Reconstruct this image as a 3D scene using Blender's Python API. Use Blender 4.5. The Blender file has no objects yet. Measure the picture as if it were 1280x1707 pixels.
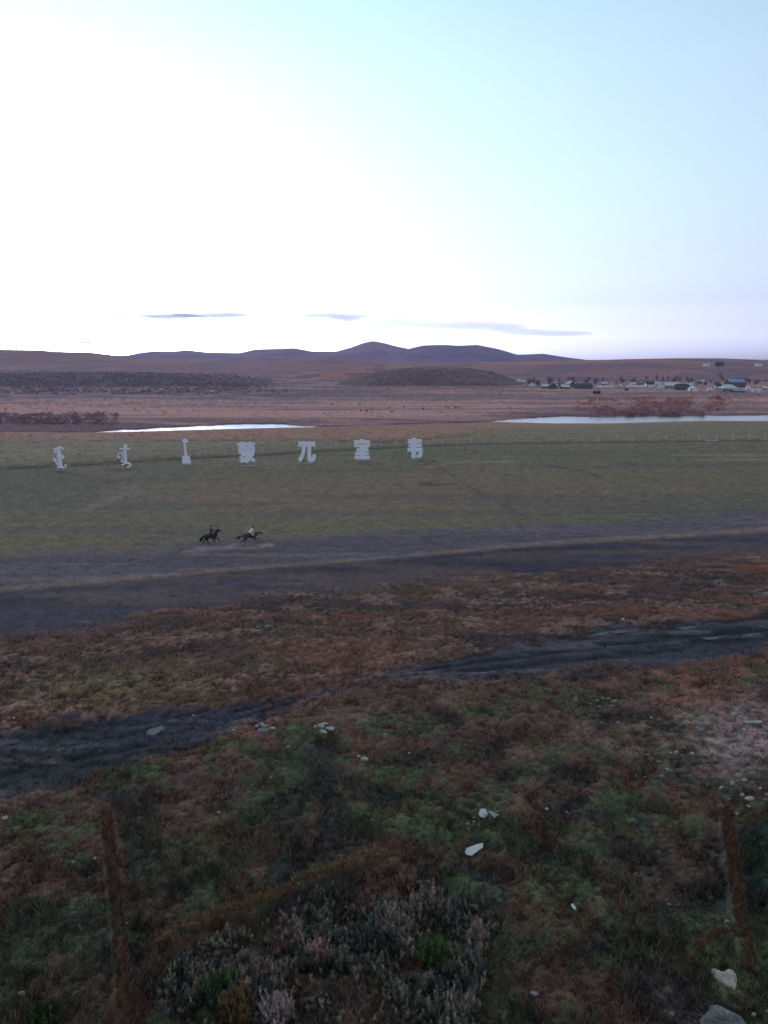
import bpy, bmesh, math, random
import numpy as np
from mathutils import Vector, Matrix
from mathutils.bvhtree import BVHTree

# ------------------------------------------------------------------ camera, sky, sun, exposure
sc = bpy.context.scene
COL = sc.collection
F = 1314.0                        # focal length in photo pixels (1280 wide)
HZ = 608.0                        # photo row of the level horizon
TH = math.atan((853.5 - HZ) / F)  # camera pitch below level
CH = 22.0                         # camera height above the meadow
cd = bpy.data.cameras.new('camera'); cam = bpy.data.objects.new('camera', cd); COL.objects.link(cam); sc.camera = cam
cd.sensor_fit = 'HORIZONTAL'; cd.sensor_width = 36; cd.lens = F / 1280 * 36; cd.clip_start = 0.5; cd.clip_end = 60000
cam.location = (0, 0, CH); cam.rotation_euler = (math.pi / 2 - TH, 0, 0)

SUN_EL, SUN_AZ = 1.0, -24.0       # degrees; azimuth from +Y, negative = left
world = bpy.data.worlds.new('World'); sc.world = world; world.use_nodes = True
nt = world.node_tree; N = nt.nodes; L = nt.links
bg = N['Background']
sky = N.new('ShaderNodeTexSky'); sky.sky_type = 'NISHITA'; sky.sun_disc = False
sky.sun_elevation = math.radians(SUN_EL); sky.sun_rotation = math.radians(SUN_AZ)
sky.air_density = 1.0; sky.dust_density = 1.0; sky.ozone_density = 2.0
bw = N.new('ShaderNodeRGBToBW'); L.new(sky.outputs[0], bw.inputs[0])
tc = N.new('ShaderNodeTexCoord'); sp = N.new('ShaderNodeSeparateXYZ'); L.new(tc.outputs['Generated'], sp.inputs[0])
rp = N.new('ShaderNodeValToRGB'); L.new(sp.outputs['Z'], rp.inputs[0])     # dusk sky tint with height; brightness raised overhead, out of view, to lift whites
cr = rp.color_ramp
RAMP = [(0.0, 1.42, (0.95, 0.95, 1.28)), (0.02, 1.22, (0.93, 0.96, 1.33)), (0.045, 0.80, (0.90, 0.97, 1.36)), (0.075, 0.63, (0.88, 0.99, 1.36)),
        (0.13, 0.66, (0.84, 1.02, 1.30)), (0.20, 0.76, (0.80, 1.04, 1.28)), (0.32, 0.93, (0.75, 1.03, 1.29)), (0.45, 1.04, (0.68, 1.05, 1.29)), (0.70, 1.40, (0.72, 1.04, 1.28)), (1.0, 1.70, (0.76, 1.02, 1.30))]
while len(cr.elements) < len(RAMP): cr.elements.new(0.5)
for e_, (p_, s_, c_) in zip(cr.elements, RAMP): e_.position = p_
for e_, (p_, s_, c_) in zip(cr.elements, RAMP):
    e_.position = p_; e_.color = (c_[0] * s_, c_[1] * s_, c_[2] * s_, 1)
vm = N.new('ShaderNodeVectorMath'); vm.operation = 'SCALE'
L.new(rp.outputs[0], vm.inputs[0]); L.new(bw.outputs[0], vm.inputs['Scale'])
L.new(vm.outputs[0], bg.inputs[0]); bg.inputs[1].default_value = 0.1

sl = bpy.data.lights.new('sun', 'SUN'); sl.energy = 0.018; sl.angle = math.radians(25); sl.color = (1.0, 0.93, 0.90)
so = bpy.data.objects.new('sun', sl); COL.objects.link(so)
sd = Vector((math.sin(math.radians(SUN_AZ)) * math.cos(math.radians(6)), math.cos(math.radians(SUN_AZ)) * math.cos(math.radians(6)), math.sin(math.radians(6))))
so.rotation_euler = sd.to_track_quat('Z', 'Y').to_euler(); so.location = (-60, 60, 60)

vs = sc.view_settings; vs.view_transform = 'Standard'; vs.look = 'None'; vs.exposure = 3.6; vs.gamma = 1.0
try: vs.use_curve_mapping = False
except Exception: pass

# ------------------------------------------------------------------ helpers
rng = np.random.default_rng(7); random.seed(7)
def lin(c):
    c = np.asarray(c, float) / 255.0
    return np.where(c <= 0.04045, c / 12.92, ((c + 0.055) / 1.055) ** 2.4)
KL = np.array([0.525, 0.775, 0.95])      # light arriving on level ground: picture value = albedo * KL
def alb(c):
    return np.clip(lin(c) / KL, 0.004, 0.85)
CT, ST = math.cos(TH), math.sin(TH)
def ray(px, py):
    x, y = (px - 640) / F, (853.5 - py) / F
    return Vector((x, CT + y * ST, -ST + y * CT))
def gp(px, py, z=0.0):
    d = ray(px, py); t = (z - CH) / d.z
    return Vector((0, 0, CH)) + d * t
def to_px(x, y, z=0.0):
    dz = z - CH
    dep = np.maximum(y * CT - dz * ST, 0.5)
    up = y * ST + dz * CT
    return 640 + F * x / dep, 853.5 - F * up / dep
def hash2(ix, iy, s):
    h = (ix.astype(np.int64) * 374761393 + iy.astype(np.int64) * 668265263 + s * 1442695041) & 0x7fffffff
    h = ((h ^ (h >> 13)) * 1274126177) & 0x7fffffff
    return ((h ^ (h >> 16)) & 0xffffff) / float(0xffffff)
def vnoise(x, y, s=0):
    ix, iy = np.floor(x), np.floor(y); fx, fy = x - ix, y - iy
    fx = fx * fx * fx * (fx * (fx * 6 - 15) + 10); fy = fy * fy * fy * (fy * (fy * 6 - 15) + 10)
    a, b = hash2(ix, iy, s), hash2(ix + 1, iy, s); c, d = hash2(ix, iy + 1, s), hash2(ix + 1, iy + 1, s)
    return (a + (b - a) * fx) * (1 - fy) + (c + (d - c) * fx) * fy
def fbm(x, y, s=0, o=4, g=0.5):
    r = 0; a = 1; t = 0
    for k in range(o):
        r = r + a * vnoise(x + 17.3 * k, y - 9.1 * k, s + k * 31); t += a; a *= g; x = x * 2.03; y = y * 2.03
    return r / t
def sst(a, b, x):
    t = np.clip((x - a) / (b - a), 0, 1); return t * t * (3 - 2 * t)
def mixc(c, col, m):
    return c * (1 - m[..., None]) + np.asarray(col) * m[..., None]
def seg_dist(px, py, pts):
    best = np.full(px.shape, 1e9)
    for (x0, y0), (x1, y1) in zip(pts[:-1], pts[1:]):
        dx, dy = x1 - x0, y1 - y0; t = np.clip(((px - x0) * dx + (py - y0) * dy) / (dx * dx + dy * dy), 0, 1)
        best = np.minimum(best, np.hypot(px - x0 - t * dx, py - y0 - t * dy))
    return best
def tag(o, label, cat, group=None):
    o['label'] = label; o['category'] = cat
    if group: o['group'] = group
    return o
def link(name, me, mat=None, parent=None, loc=None, smooth=False):
    o = bpy.data.objects.new(name, me); COL.objects.link(o)
    if mat is not None and not me.materials: me.materials.append(mat)
    if parent is not None: o.parent = parent
    if loc is not None: o.location = loc
    if smooth: me.polygons.foreach_set('use_smooth', np.ones(len(me.polygons), bool))
    return o
def empty(name, loc, rz=0):
    o = bpy.data.objects.new(name, None); COL.objects.link(o); o.location = loc; o.rotation_euler = (0, 0, rz)
    o.empty_display_size = 0.2
    return o
def copy_tree(o, parent=None):
    c = o.copy(); COL.objects.link(c); c.parent = parent
    for ch in list(o.children): copy_tree(ch, c)
    return c
def np_mesh(name, v, f, colr=None):
    """v (n,3), f (m,k) with one k"""
    me = bpy.data.meshes.new(name); v = np.asarray(v, np.float32); f = np.asarray(f, np.int32); k = f.shape[1]
    me.vertices.add(len(v)); me.vertices.foreach_set('co', v.ravel())
    me.loops.add(f.size); me.loops.foreach_set('vertex_index', f.ravel())
    me.polygons.add(len(f)); me.polygons.foreach_set('loop_start', np.arange(0, f.size, k, dtype=np.int32))
    me.polygons.foreach_set('loop_total', np.full(len(f), k, np.int32))
    me.update(calc_edges=True)
    if colr is not None:
        a = me.color_attributes.new('albedo', 'FLOAT_COLOR', 'POINT')
        a.data.foreach_set('color', np.concatenate([colr, np.ones((len(v), 1))], 1).astype(np.float32).ravel())
    return me

# ------------------------------------------------------------------ materials
def mat_plain(name, colr, rough=0.8, var=0.25, scale=6.0, spec=0.3, bump=0.0, metal=0.0):
    m = bpy.data.materials.new(name); m.use_nodes = True; t = m.node_tree; b = t.nodes['Principled BSDF']
    tcn = t.nodes.new('ShaderNodeTexCoord'); nz = t.nodes.new('ShaderNodeTexNoise'); nz.inputs['Scale'].default_value = scale; nz.inputs['Detail'].default_value = 5
    t.links.new(tcn.outputs['Object'], nz.inputs['Vector'])
    r = t.nodes.new('ShaderNodeValToRGB'); c = np.asarray(colr, float)
    r.color_ramp.elements[0].position = 0.3; r.color_ramp.elements[0].color = (*(c * (1 - var)), 1)
    r.color_ramp.elements[1].position = 0.72; r.color_ramp.elements[1].color = (*np.clip(c * (1 + var), 0, 0.9), 1)
    t.links.new(nz.outputs['Fac'], r.inputs[0]); t.links.new(r.outputs[0], b.inputs['Base Color'])
    b.inputs['Roughness'].default_value = rough; b.inputs['Specular IOR Level'].default_value = spec; b.inputs['Metallic'].default_value = metal
    if bump:
        bp = t.nodes.new('ShaderNodeBump'); bp.inputs['Strength'].default_value = bump; bp.inputs['Distance'].default_value = 0.05
        t.links.new(nz.outputs['Fac'], bp.inputs['Height']); t.links.new(bp.outputs[0], b.inputs['Normal'])
    return m
def mat_attr(name, scale, amt, rough=0.95, spec=0.15, bump=0.0, bdist=0.05):
    """colour from the land-cover attribute, broken up by fine noise in object space"""
    m = bpy.data.materials.new(name); m.use_nodes = True; t = m.node_tree; b = t.nodes['Principled BSDF']
    at = t.nodes.new('ShaderNodeAttribute'); at.attribute_name = 'albedo'
    tcn = t.nodes.new('ShaderNodeTexCoord'); nz = t.nodes.new('ShaderNodeTexNoise'); nz.inputs['Scale'].default_value = scale; nz.inputs['Detail'].default_value = 6; nz.inputs['Roughness'].default_value = 0.65
    t.links.new(tcn.outputs['Object'], nz.inputs['Vector'])
    mr = t.nodes.new('ShaderNodeMapRange'); mr.inputs['From Min'].default_value = 0.25; mr.inputs['From Max'].default_value = 0.75
    mr.inputs['To Min'].default_value = 1 - amt; mr.inputs['To Max'].default_value = 1 + amt
    t.links.new(nz.outputs['Fac'], mr.inputs['Value'])
    sc_ = t.nodes.new('ShaderNodeVectorMath'); sc_.operation = 'SCALE'
    t.links.new(at.outputs['Color'], sc_.inputs[0]); t.links.new(mr.outputs[0], sc_.inputs['Scale']); t.links.new(sc_.outputs[0], b.inputs['Base Color'])
    b.inputs['Roughness'].default_value = rough; b.inputs['Specular IOR Level'].default_value = spec
    if bump:
        bp = t.nodes.new('ShaderNodeBump'); bp.inputs['Strength'].default_value = bump; bp.inputs['Distance'].default_value = bdist
        t.links.new(nz.outputs['Fac'], bp.inputs['Height']); t.links.new(bp.outputs[0], b.inputs['Normal'])
    return m
M_GROUND = mat_attr('land', 7.0, 0.35, bump=0.6, bdist=0.06)
M_HILL = mat_attr('hillside', 0.06, 0.28, bump=0.5, bdist=4.0)
M_GRASS = mat_attr('dry_grass', 3.0, 0.2)
M_LEAF = mat_attr('foliage', 2.0, 0.2)

# ------------------------------------------------------------------ terrain
RIV_T = ([-400, 100, 165, 200, 300, 380, 450, 520, 545, 560, 800, 815, 830, 900, 980, 1280, 1700],
         [718, 723, 720.4, 718.2, 711.8, 707.6, 707.4, 710.0, 711.8, 712, 704.5, 703, 701.5, 696.5, 694.5, 692.5, 690])
RIV_B = ([-400, 100, 165, 250, 340, 450, 520, 545, 560, 800, 815, 860, 920, 1010, 1100, 1180, 1280, 1700],
         [716, 722.4, 721.8, 719.9, 717.2, 714.5, 713, 712, 712, 704.5, 703.4, 705, 706.5, 706.5, 704, 702, 702.5, 700])
WATER_Z = -1.0
WALLS = [  # old earth wall bases: photo line, half width m, height m
    ([(176, 1350), (184, 1420), (194, 1500), (201, 1570), (207, 1650), (210, 1720)], 0.34, 0.55),
    ([(1211, 1350), (1220, 1430), (1228, 1500), (1238, 1560), (1250, 1612)], 0.36, 0.55),
]
def zone(u, v, x, y):
    """land-cover colour, relief and a tuft density from photo rows/columns and ground noise"""
    n1 = fbm(x * 0.05, y * 0.05, 1); n2 = fbm(x * 0.25, y * 0.25, 5); n3 = fbm(x * 0.9, y * 0.9, 9, 3); n4 = fbm(x * 3.1, y * 3.1, 13, 3)
    n5 = fbm(x * 7.3, y * 7.3, 17, 2); nl = fbm(x * 0.012, y * 0.03, 21); st = fbm(x * 0.02, y * 0.18, 27)          # long streaks lying across the view
    jit = (n2 - 0.5) * np.clip((v - 640) / 14.0, 2, 34) + (n3 - 0.5) * np.clip((v - 640) / 30.0, 1, 14)
    vj = v + jit
    c = np.empty(u.shape + (3,)); c[:] = alb((83, 84, 72))
    tuft = np.full(u.shape, 0.5)
    # meadow
    c = mixc(c, alb((88, 84, 74)), sst(0.42, 0.7, n1 * 0.6 + nl * 0.4))
    c = mixc(c, alb((74, 82, 68)), sst(0.50, 0.72, fbm(x * 0.03 + 40, y * 0.05, 33)) * 0.8)
    c = mixc(c, alb((96, 84, 75)), np.exp(-((u - 600) / 420) ** 2 - ((v - 838) / 40) ** 2) * 0.7)
    c = mixc(c, alb((62, 66, 62)), sst(330, -60, u) * sst(900, 770, v) * 0.45)
    c = mixc(c, alb((70, 72, 74)), sst(0.52, 0.68, st) * 0.55)
    # strip between ditch and river: greener, then reddish dry sedge towards the water
    dl = np.interp(u, [-300, 0, 100, 200, 300, 430, 560, 700, 800, 1000, 1280, 1600], [790, 780, 776, 770, 764, 757, 748, 741, 738, 735.5, 732.5, 729])
    c = mixc(c, alb((96, 95, 84)), sst(dl + 1, dl - 3, v + (n2 - .5) * 3))
    red = np.interp(u, [-300, 0, 120, 300, 420, 640, 720, 800, 900, 1280], [742, 738, 736, 736, 735, 735, 731, 722, 716, 705])
    c = mixc(c, alb((120, 96, 90)), sst(red, red - 5, v + (n2 - .5) * 9) * 0.85)
    c = mixc(c, alb((74, 66, 64)), np.exp(-((v - red - 1 - (n2 - .5) * 4) / 1.7) ** 2) * sst(820, 700, u) * sst(0.38, 0.55, n2) * 0.8)
    c = mixc(c, alb((44, 54, 48)), np.exp(-((v - dl - (n2 - .5) * 2.5) / np.interp(u, [0, 500, 800, 1280], [3.6, 2.6, 1.6, 1.2])) ** 2) * np.clip(0.75 + (n2 - .5), 0.25, 1))
    for pts, w, k in (([(733, 778), (775, 806), (800, 822), (840, 842), (886, 868)], 2.0, .5), ([(60, 782), (150, 795), (190, 806)], 1.6, .4),
                      ([(700, 806), (728, 808), (760, 808)], 2.5, .8), ([(870, 884), (893, 882), (912, 886)], 2.5, .8), ([(235, 782), (215, 800), (205, 840)], 1.6, .35),
                      ([(910, 776), (960, 784), (1005, 797)], 1.6, .55), ([(1030, 770), (1060, 776)], 2.0, .5), ([(180, 783), (200, 784)], 1.6, .7)):
        c = mixc(c, alb((46, 48, 48)), np.exp(-(seg_dist(u, v + (n2 - .5) * 6, pts) / w) ** 2) * k)
    for pts, w, k in (([(700, 778), (760, 770), (860, 768)], 1.6, .45), ([(1120, 760), (1280, 758)], 1.4, .55), ([(1160, 766), (1280, 766)], 1.2, .5), ([(140, 850), (230, 815)], 6, .3)):
        c = mixc(c, alb((118, 112, 108)), np.exp(-(seg_dist(u, v + (n2 - .5) * 4, pts) / w) ** 2) * k)
    # trampled track of the riders
    ft = np.interp(u, [-300, 0, 200, 400, 640, 1000, 1280, 1600], [950, 926, 915, 902, 886, 868, 852, 835])
    fb = np.interp(u, [-300, 0, 200, 400, 640, 900, 1280, 1600], [1005, 984, 967, 950, 931, 908, 884, 864])
    mF = sst(ft - 8, ft + 12, vj)
    c = mixc(c, alb((74, 72, 86)), mF); tuft *= 1 - 0.75 * mF
    c = mixc(c, alb((60, 62, 74)), mF * sst(0.45, 0.7, st) * 0.7)
    c = mixc(c, alb((92, 88, 94)), mF * sst(0.55, 0.75, fbm(x * .06, y * .5, 44)) * 0.5)
    c = mixc(c, alb((118, 112, 116)), np.exp(-(seg_dist(u, v + (n3 - .5) * 6, [(305, 919), (350, 915), (400, 913), (455, 910)]) / 2.4) ** 2) * 0.7)
    # dark band nearer, behind a pale grass ridge
    mD = sst(fb - 1, fb + 6, v + jit * 0.25)
    c = mixc(c, alb((51, 51, 68)), mD)
    c = mixc(c, alb((40, 42, 54)), mD * sst(0.45, 0.65, st) * 0.8)
    c = mixc(c, alb((70, 64, 68)), mD * sst(0.48, 0.66, fbm(x * .05 + 3, y * .22, 47)) * 0.8)
    c = mixc(c, alb((96, 88, 86)), np.exp(-((v - fb - (n2 - .5) * 3) / np.interp(u, [0, 640, 1280], [4.5, 2.8, 4.5])) ** 2) * (0.6 + 0.4 * sst(.35, .6, n2)))
    tuft *= 1 - 0.8 * mD
    # brown rough ground
    ct = np.interp(u, [-300, 0, 200, 300, 420, 640, 900, 1280, 1600], [1095, 1062, 1034, 1018, 998, 972, 952, 922, 905])
    mC = sst(ct - 10, ct + 16, vj + (n3 - .5) * 20)
    c = mixc(c, alb((72, 57, 54)), mC); tuft = tuft * (1 - mC) + mC * 0.8
    c = mixc(c, alb((84, 62, 56)), mC * sst(0.5, 0.68, n1) * 0.9)
    c = mixc(c, alb((54, 56, 50)), mC * sst(0.52, 0.66, fbm(x * .12 + 9, y * .2, 52)) * 0.85)
    c = mixc(c, alb((48, 45, 50)), mC * sst(0.52, 0.66, fbm(x * .09, y * .34, 57)) * 0.8)
    c = mixc(c, alb((104, 90, 88)), mC * sst(0.54, 0.68, fbm(x * .35, y * .6, 61) * .6 + n4 * .4) * 0.7)
    c = mixc(c, alb((84, 82, 62)), mC * np.exp(-((u - 190) / 150) ** 2 - ((v - 1140) / 34) ** 2) * (.4 + n2 * .7))
    c = mixc(c, alb((92, 62, 54)), mC * sst(.5, .66, fbm(x * .04 + 6, y * .25, 63)) * sst(1060, 980, v) * .8)
    c = mixc(c, alb((96, 72, 60)), mC * np.exp(-((u - 560) / 130) ** 2 - ((v - 1085) / 26) ** 2) * .7)
    # muddy wheel track
    mt = np.interp(u, [-300, 0, 150, 300, 420, 520, 600, 700, 800, 900, 1000, 1130, 1280, 1600], [1262, 1226, 1205, 1184, 1164, 1146, 1128, 1104, 1084, 1066, 1052, 1036, 1022, 995])
    mb = np.interp(u, [-300, 0, 150, 300, 420, 520, 600, 700, 800, 900, 1000, 1130, 1280, 1600], [1370, 1330, 1290, 1244, 1204, 1166, 1146, 1134, 1134, 1128, 1120, 1108, 1086, 1050])
    mM = sst(mt - 5, mt + 7, vj) * sst(mb + 14, mb - 14, vj) 
    mM = mM * (1 - .78 * np.exp(-((u - 550) / 120) ** 4) * sst(.30, .52, n2 + (n3 - .5) * .6))
    c = mixc(c, alb((46, 51, 67)), mM); c = mixc(c, alb((31, 38, 48)), mM * sst(400, 90, u) * .8); c = mixc(c, alb((34, 40, 50)), mM * sst(1090, 1230, u) * .5); tuft *= 1 - 0.85 * mM
    mid = (v - mt) / np.maximum(mb - mt, 1)
    rut = np.zeros(u.shape)
    for r0, w0 in ((0.10, .06), (0.34, .07), (0.60, .08)):
        rut = np.maximum(rut, np.exp(-((mid - r0 - (n2 - .5) * .22 - (n3 - .5) * .16) / w0) ** 2))
    rut *= mM * sst(.30, .5, fbm(x * .07 + 3, y * .2, 71) * .6 + n3 * .4)
    c = mixc(c, alb((27, 29, 37)), rut * 0.9)
    for pts, w, k in (([(905, 1068), (960, 1060), (1010, 1052), (1080, 1042), (1130, 1036)], 3.2, .9), ([(1150, 1062), (1220, 1053), (1300, 1044)], 3.4, .9), ([(1180, 1036), (1300, 1020)], 3, .8),
                      ([(90, 1222), (160, 1210), (230, 1202)], 3, .6), ([(120, 1262), (200, 1250), (280, 1236)], 4, .8), ([(210, 1258), (290, 1246), (350, 1232)], 4, .7)):
        dk = np.exp(-(seg_dist(u, v + (n2 - .5) * 8, pts) / w) ** 2) * k; c = mixc(c, alb((24, 26, 33)), dk); rut = np.maximum(rut, dk)
    c = mixc(c, alb((74, 76, 86)), mM * sst(0.54, 0.7, fbm(x * .16, y * .9, 75)) * 0.6)
    c = mixc(c, alb((34, 44, 42)), mM * sst(430, 120, u) * sst(0.5, 1.0, mid) * 0.6)
    # nearest rough weeds
    mA = sst(mb - 8, mb + 18, vj)
    c = mixc(c, alb((60, 49, 47)), mA); tuft = tuft * (1 - mA) + mA
    c = mixc(c, alb((76, 55, 50)), mA * sst(0.50, 0.66, fbm(x * .14, y * .16, 81)) * sst(1500, 1250, v))
    gr = fbm(x * .22 + 5, y * .22, 85)
    c = mixc(c, alb((39, 47, 38)), mA * sst(0.46, 0.60, gr + (v - 1420) / 2600.0 + (n3 - .5) * .35 + (n4 - .5) * .3))
    c = mixc(c, alb((30, 33, 36)), mA * sst(0.50, 0.64, fbm(x * .3 - 7, y * .3, 91) + (v - 1500) / 3000.0 + (n4 - .5) * .25) * 0.85)
    c = mixc(c, alb((50, 44, 38)), mA * sst(0.53, 0.68, fbm(x * .5 + 2, y * .5, 97) + (n4 - .5) * .3) * 0.8)
    c = mixc(c, alb((42, 54, 38)), mA * sst(0.60, 0.72, fbm(x * .4 + 31, y * .4, 99) + (n4 - .5) * .35) * 0.8)
    c = mixc(c, alb((84, 82, 88)), np.clip(np.exp(-((u - 1235) / 95) ** 2 - ((v - 1232) / 58) ** 2) * (0.55 + n4 * .8), 0, 1))
    c = mixc(c, alb((90, 78, 74)), np.exp(-((u - 1110) / 110) ** 2 - ((v - 1225) / 45) ** 2) * sst(.4, .65, n3) * 0.7)
    c = mixc(c, alb((22, 42, 38)), (np.exp(-((u - 1262) / 34) ** 4 - ((v - 1430) / 70) ** 4) + np.exp(-((u - 232) / 28) ** 4 - ((v - 1410) / 55) ** 4)) * 0.7)  # dark green right of the walls, shade of the drop painted in
    c = c * (1 + 0.35 * mA[..., None])
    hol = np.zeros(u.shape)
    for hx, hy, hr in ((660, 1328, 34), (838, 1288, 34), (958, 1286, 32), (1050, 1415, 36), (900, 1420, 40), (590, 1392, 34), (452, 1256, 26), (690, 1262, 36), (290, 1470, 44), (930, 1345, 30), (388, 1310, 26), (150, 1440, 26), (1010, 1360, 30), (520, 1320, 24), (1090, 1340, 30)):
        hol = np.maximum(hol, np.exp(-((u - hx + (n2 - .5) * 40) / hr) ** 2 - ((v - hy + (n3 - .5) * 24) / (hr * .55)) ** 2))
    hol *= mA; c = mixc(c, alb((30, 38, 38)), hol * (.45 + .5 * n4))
    # far bank of the river and beyond
    rt = np.interp(u, *RIV_T)
    far = sst(rt + .5, rt - 1.5, v) * (v < 730)
    cf = np.empty_like(c); cf[:] = alb((128, 105, 106))
    cf = mixc(cf, alb((142, 116, 116)), np.exp(-((u - 680) / 230) ** 2 - ((v - 680) / 9) ** 2))
    cf = mixc(cf, alb((98, 84, 98)), sst(0.45, 0.7, fbm(x * .008, y * .03, 103)) * 0.7)
    cf = mixc(cf, alb((132, 100, 108)), sst(0.5, 0.7, fbm(x * .01 + 8, y * .05, 107)) * 0.6)
    cf = mixc(cf, alb((76, 64, 84)), sst(rt - np.interp(u, [0, 150, 300, 560, 800, 1000, 1280], [26, 22, 8, 14, 16, 20, 8]), rt - 3, v + (n2 - .5) * 8))
    cf = mixc(cf, alb((62, 57, 80)), sst(680, 658, v + (n1 - .5) * 12) * sst(980, 380, u) * 0.95)
    cf = mixc(cf, alb((104, 90, 102)), sst(672, 650, v + (n1 - .5) * 10) * sst(700, 900, u) * 0.7)
    fs = fbm(x * .006 + 4, y * .05, 131, 5, .6); cf = mixc(cf, alb((88, 74, 90)), sst(.5, .62, fs) * .7); cf = mixc(cf, alb((150, 122, 122)), sst(.5, .38, fs) * .45)
    cf = mixc(cf, alb((104, 84, 92)), np.exp(-((u - 1110) / 130) ** 2 - ((v - 680) / 12) ** 2) * 0.8)
    c = c * (1 - far[..., None]) + cf * far[..., None]
    mid_amp = np.where(v > 1120, 1.0, np.where(v > 720, 0.55, 0.4))
    c = c * np.clip(1 + ((n4 - .5) * 1.5 + (n3 - .5) * 1.1 + (n5 - .5) * 0.8 * mC) * mid_amp, 0.3, 2.1)[..., None]
    c = c * (1 + (rng.random(u.shape) - .5)[..., None] * 0.25)
    near = sst(900, 1000, v)[..., None]; g_ = c @ np.array([.34, .40, .26]); c = (c * (1 - .02 * near) + (g_[..., None] * np.array([1.10, .98, .92])) * .02 * near) * (1.1 + .22 * mA[..., None])
    # relief
    z = (n2 - .5) * 0.30 * (0.4 + mC) + (n3 - .5) * 0.26 * (0.2 + mC) * (1 - .5 * mM) + ((n4 - .5) * 0.15 * (0.15 + mC) + (n5 - .5) * 0.07 * mC) * (1 - .75 * mM)
    z = z - mM * 0.10 - rut * 0.14 - hol * 0.30
    z = z + 0.12 * np.exp(-((v - fb) / 5) ** 2) * (v < 1100)
    z = z - 0.5 * np.exp(-((v - dl) / 3.0) ** 2)
    z = np.where(v < 860, z + (fbm(x * .02, y * .02, 111) - .5) * 0.5 * sst(860, 800, v), z)
    z = z + 0.5 * sst(dl - 3, dl - 14, v) * (v < 790) * sst(rt - 40, rt - 20, v)
    return c, z, np.clip(tuft, 0, 1), mF * (1 - mD), mM * (1 - mA)
def river_cut(u, v, x, y):
    j = (fbm(x * .06, y * .06, 121) - .5) * 3.2
    t = np.interp(u, *RIV_T) + j * 0.8 + (fbm(x * .2, y * .1, 123) - .5) * 2.2; b = np.interp(u, *RIV_B) + j * 0.25
    return sst(t - 1.2, t + 0.6, v) * sst(b + 1.0, b - 0.4, v)

r_ = np.concatenate([[3, 8, 14], np.geomspace(19, 130, 470), np.geomspace(131, 440, 200)[1:], np.geomspace(450, 8800, 70)])
a_ = np.radians(np.concatenate([np.linspace(-180, -50, 14), np.linspace(-45, -33, 16), np.linspace(-32.8, 32.8, 440), np.linspace(33, 45, 16), np.linspace(50, 180, 14)]))
RR, AA = np.meshgrid(r_, a_, indexing='ij')
X, Y = RR * np.sin(AA), RR * np.cos(AA)
front = (np.abs(AA) < math.radians(60))
U, V = to_px(X, Y); V = np.where(front, V, 1700); U = np.where(front, U, np.where(AA < 0, -300, 1600))
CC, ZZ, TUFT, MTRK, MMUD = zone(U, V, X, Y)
Uw, Vw = to_px(X, Y, WATER_Z)
cut = np.where(front, river_cut(Uw, Vw, X, Y), 0)
near_r = sst(np.interp(Uw, *RIV_T) - 9, np.interp(Uw, *RIV_T) - 1, Vw) * sst(np.interp(Uw, *RIV_B) + 8, np.interp(Uw, *RIV_B), Vw) * (Vw < 740)
ZZ = ZZ * (1 - near_r) + near_r * -0.55
ZZ = ZZ * (1 - cut) + cut * -2.2
ZZ = ZZ * sst(4000, 700, RR)
for pts_, hw_, hg_ in WALLS:                     # trench added along the right foot of the old walls to deepen shade
    wp = [gp(*q) for q in pts_]; dd = seg_dist(X, Y, [(p.x, p.y) for p in wp]); xl = np.interp(Y, [p.y for p in wp][::-1], [p.x for p in wp][::-1])
    ZZ = ZZ - 0.32 * np.exp(-((dd - .62) / .34) ** 2) * (X > xl) * front
CC = np.where((cut > .5)[..., None], alb((60, 54, 60)), CC)
nr, na = RR.shape
GV = np.stack([X, Y, ZZ], -1).reshape(-1, 3); GC = CC.reshape(-1, 3)
i0 = (np.arange(nr - 1)[:, None] * na + np.arange(na - 1)[None]).ravel()
GF = np.stack([i0, i0 + 1, i0 + na + 1, i0 + na], 1)
inr = (RR < 400).ravel()
kF = (MTRK.ravel()[GF].mean(1) > .5) & inr[GF[:, 0]] & front.ravel()[GF[:, 0]]
kM = (MMUD.ravel()[GF].mean(1) > .5) & inr[GF[:, 0]] & front.ravel()[GF[:, 0]] & ~kF
def part_of_ground(name, keep):
    f = GF[keep]; ids, inv = np.unique(f, return_inverse=True)
    me = np_mesh(name, GV[ids], inv.reshape(-1, 4), GC[ids]); o = link(name, me, M_GROUND, smooth=True); o['kind'] = 'structure'
    return o
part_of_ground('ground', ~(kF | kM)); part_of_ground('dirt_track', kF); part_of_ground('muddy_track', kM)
TERR_V, TERR_F, _off = [GV], [GF], [len(GV)]

# river water: one level sheet in its channel
def mat_water(name, colr, rough, bs, bstr):
    m = bpy.data.materials.new(name); m.use_nodes = True; t = m.node_tree; b = t.nodes['Principled BSDF']
    b.inputs['Base Color'].default_value = (*colr, 1); b.inputs['Roughness'].default_value = rough; b.inputs['IOR'].default_value = 1.33; b.inputs['Specular IOR Level'].default_value = 0.5
    tcn = t.nodes.new('ShaderNodeTexCoord'); nz = t.nodes.new('ShaderNodeTexNoise'); nz.inputs['Scale'].default_value = bs; nz.inputs['Detail'].default_value = 4
    t.links.new(tcn.outputs['Object'], nz.inputs['Vector']); bp = t.nodes.new('ShaderNodeBump'); bp.inputs['Strength'].default_value = bstr; bp.inputs['Distance'].default_value = 0.02
    t.links.new(nz.outputs['Fac'], bp.inputs['Height']); t.links.new(bp.outputs[0], b.inputs['Normal'])
    return m
M_WATER = mat_water('river_water', (0.03, 0.03, 0.04), 0.17, 1.2, 0.7); M_WATER.node_tree.nodes['Bump'].inputs['Distance'].default_value = 0.12
xs = np.linspace(-420, 420, 43); ys = np.linspace(205, 470, 14)
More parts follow.
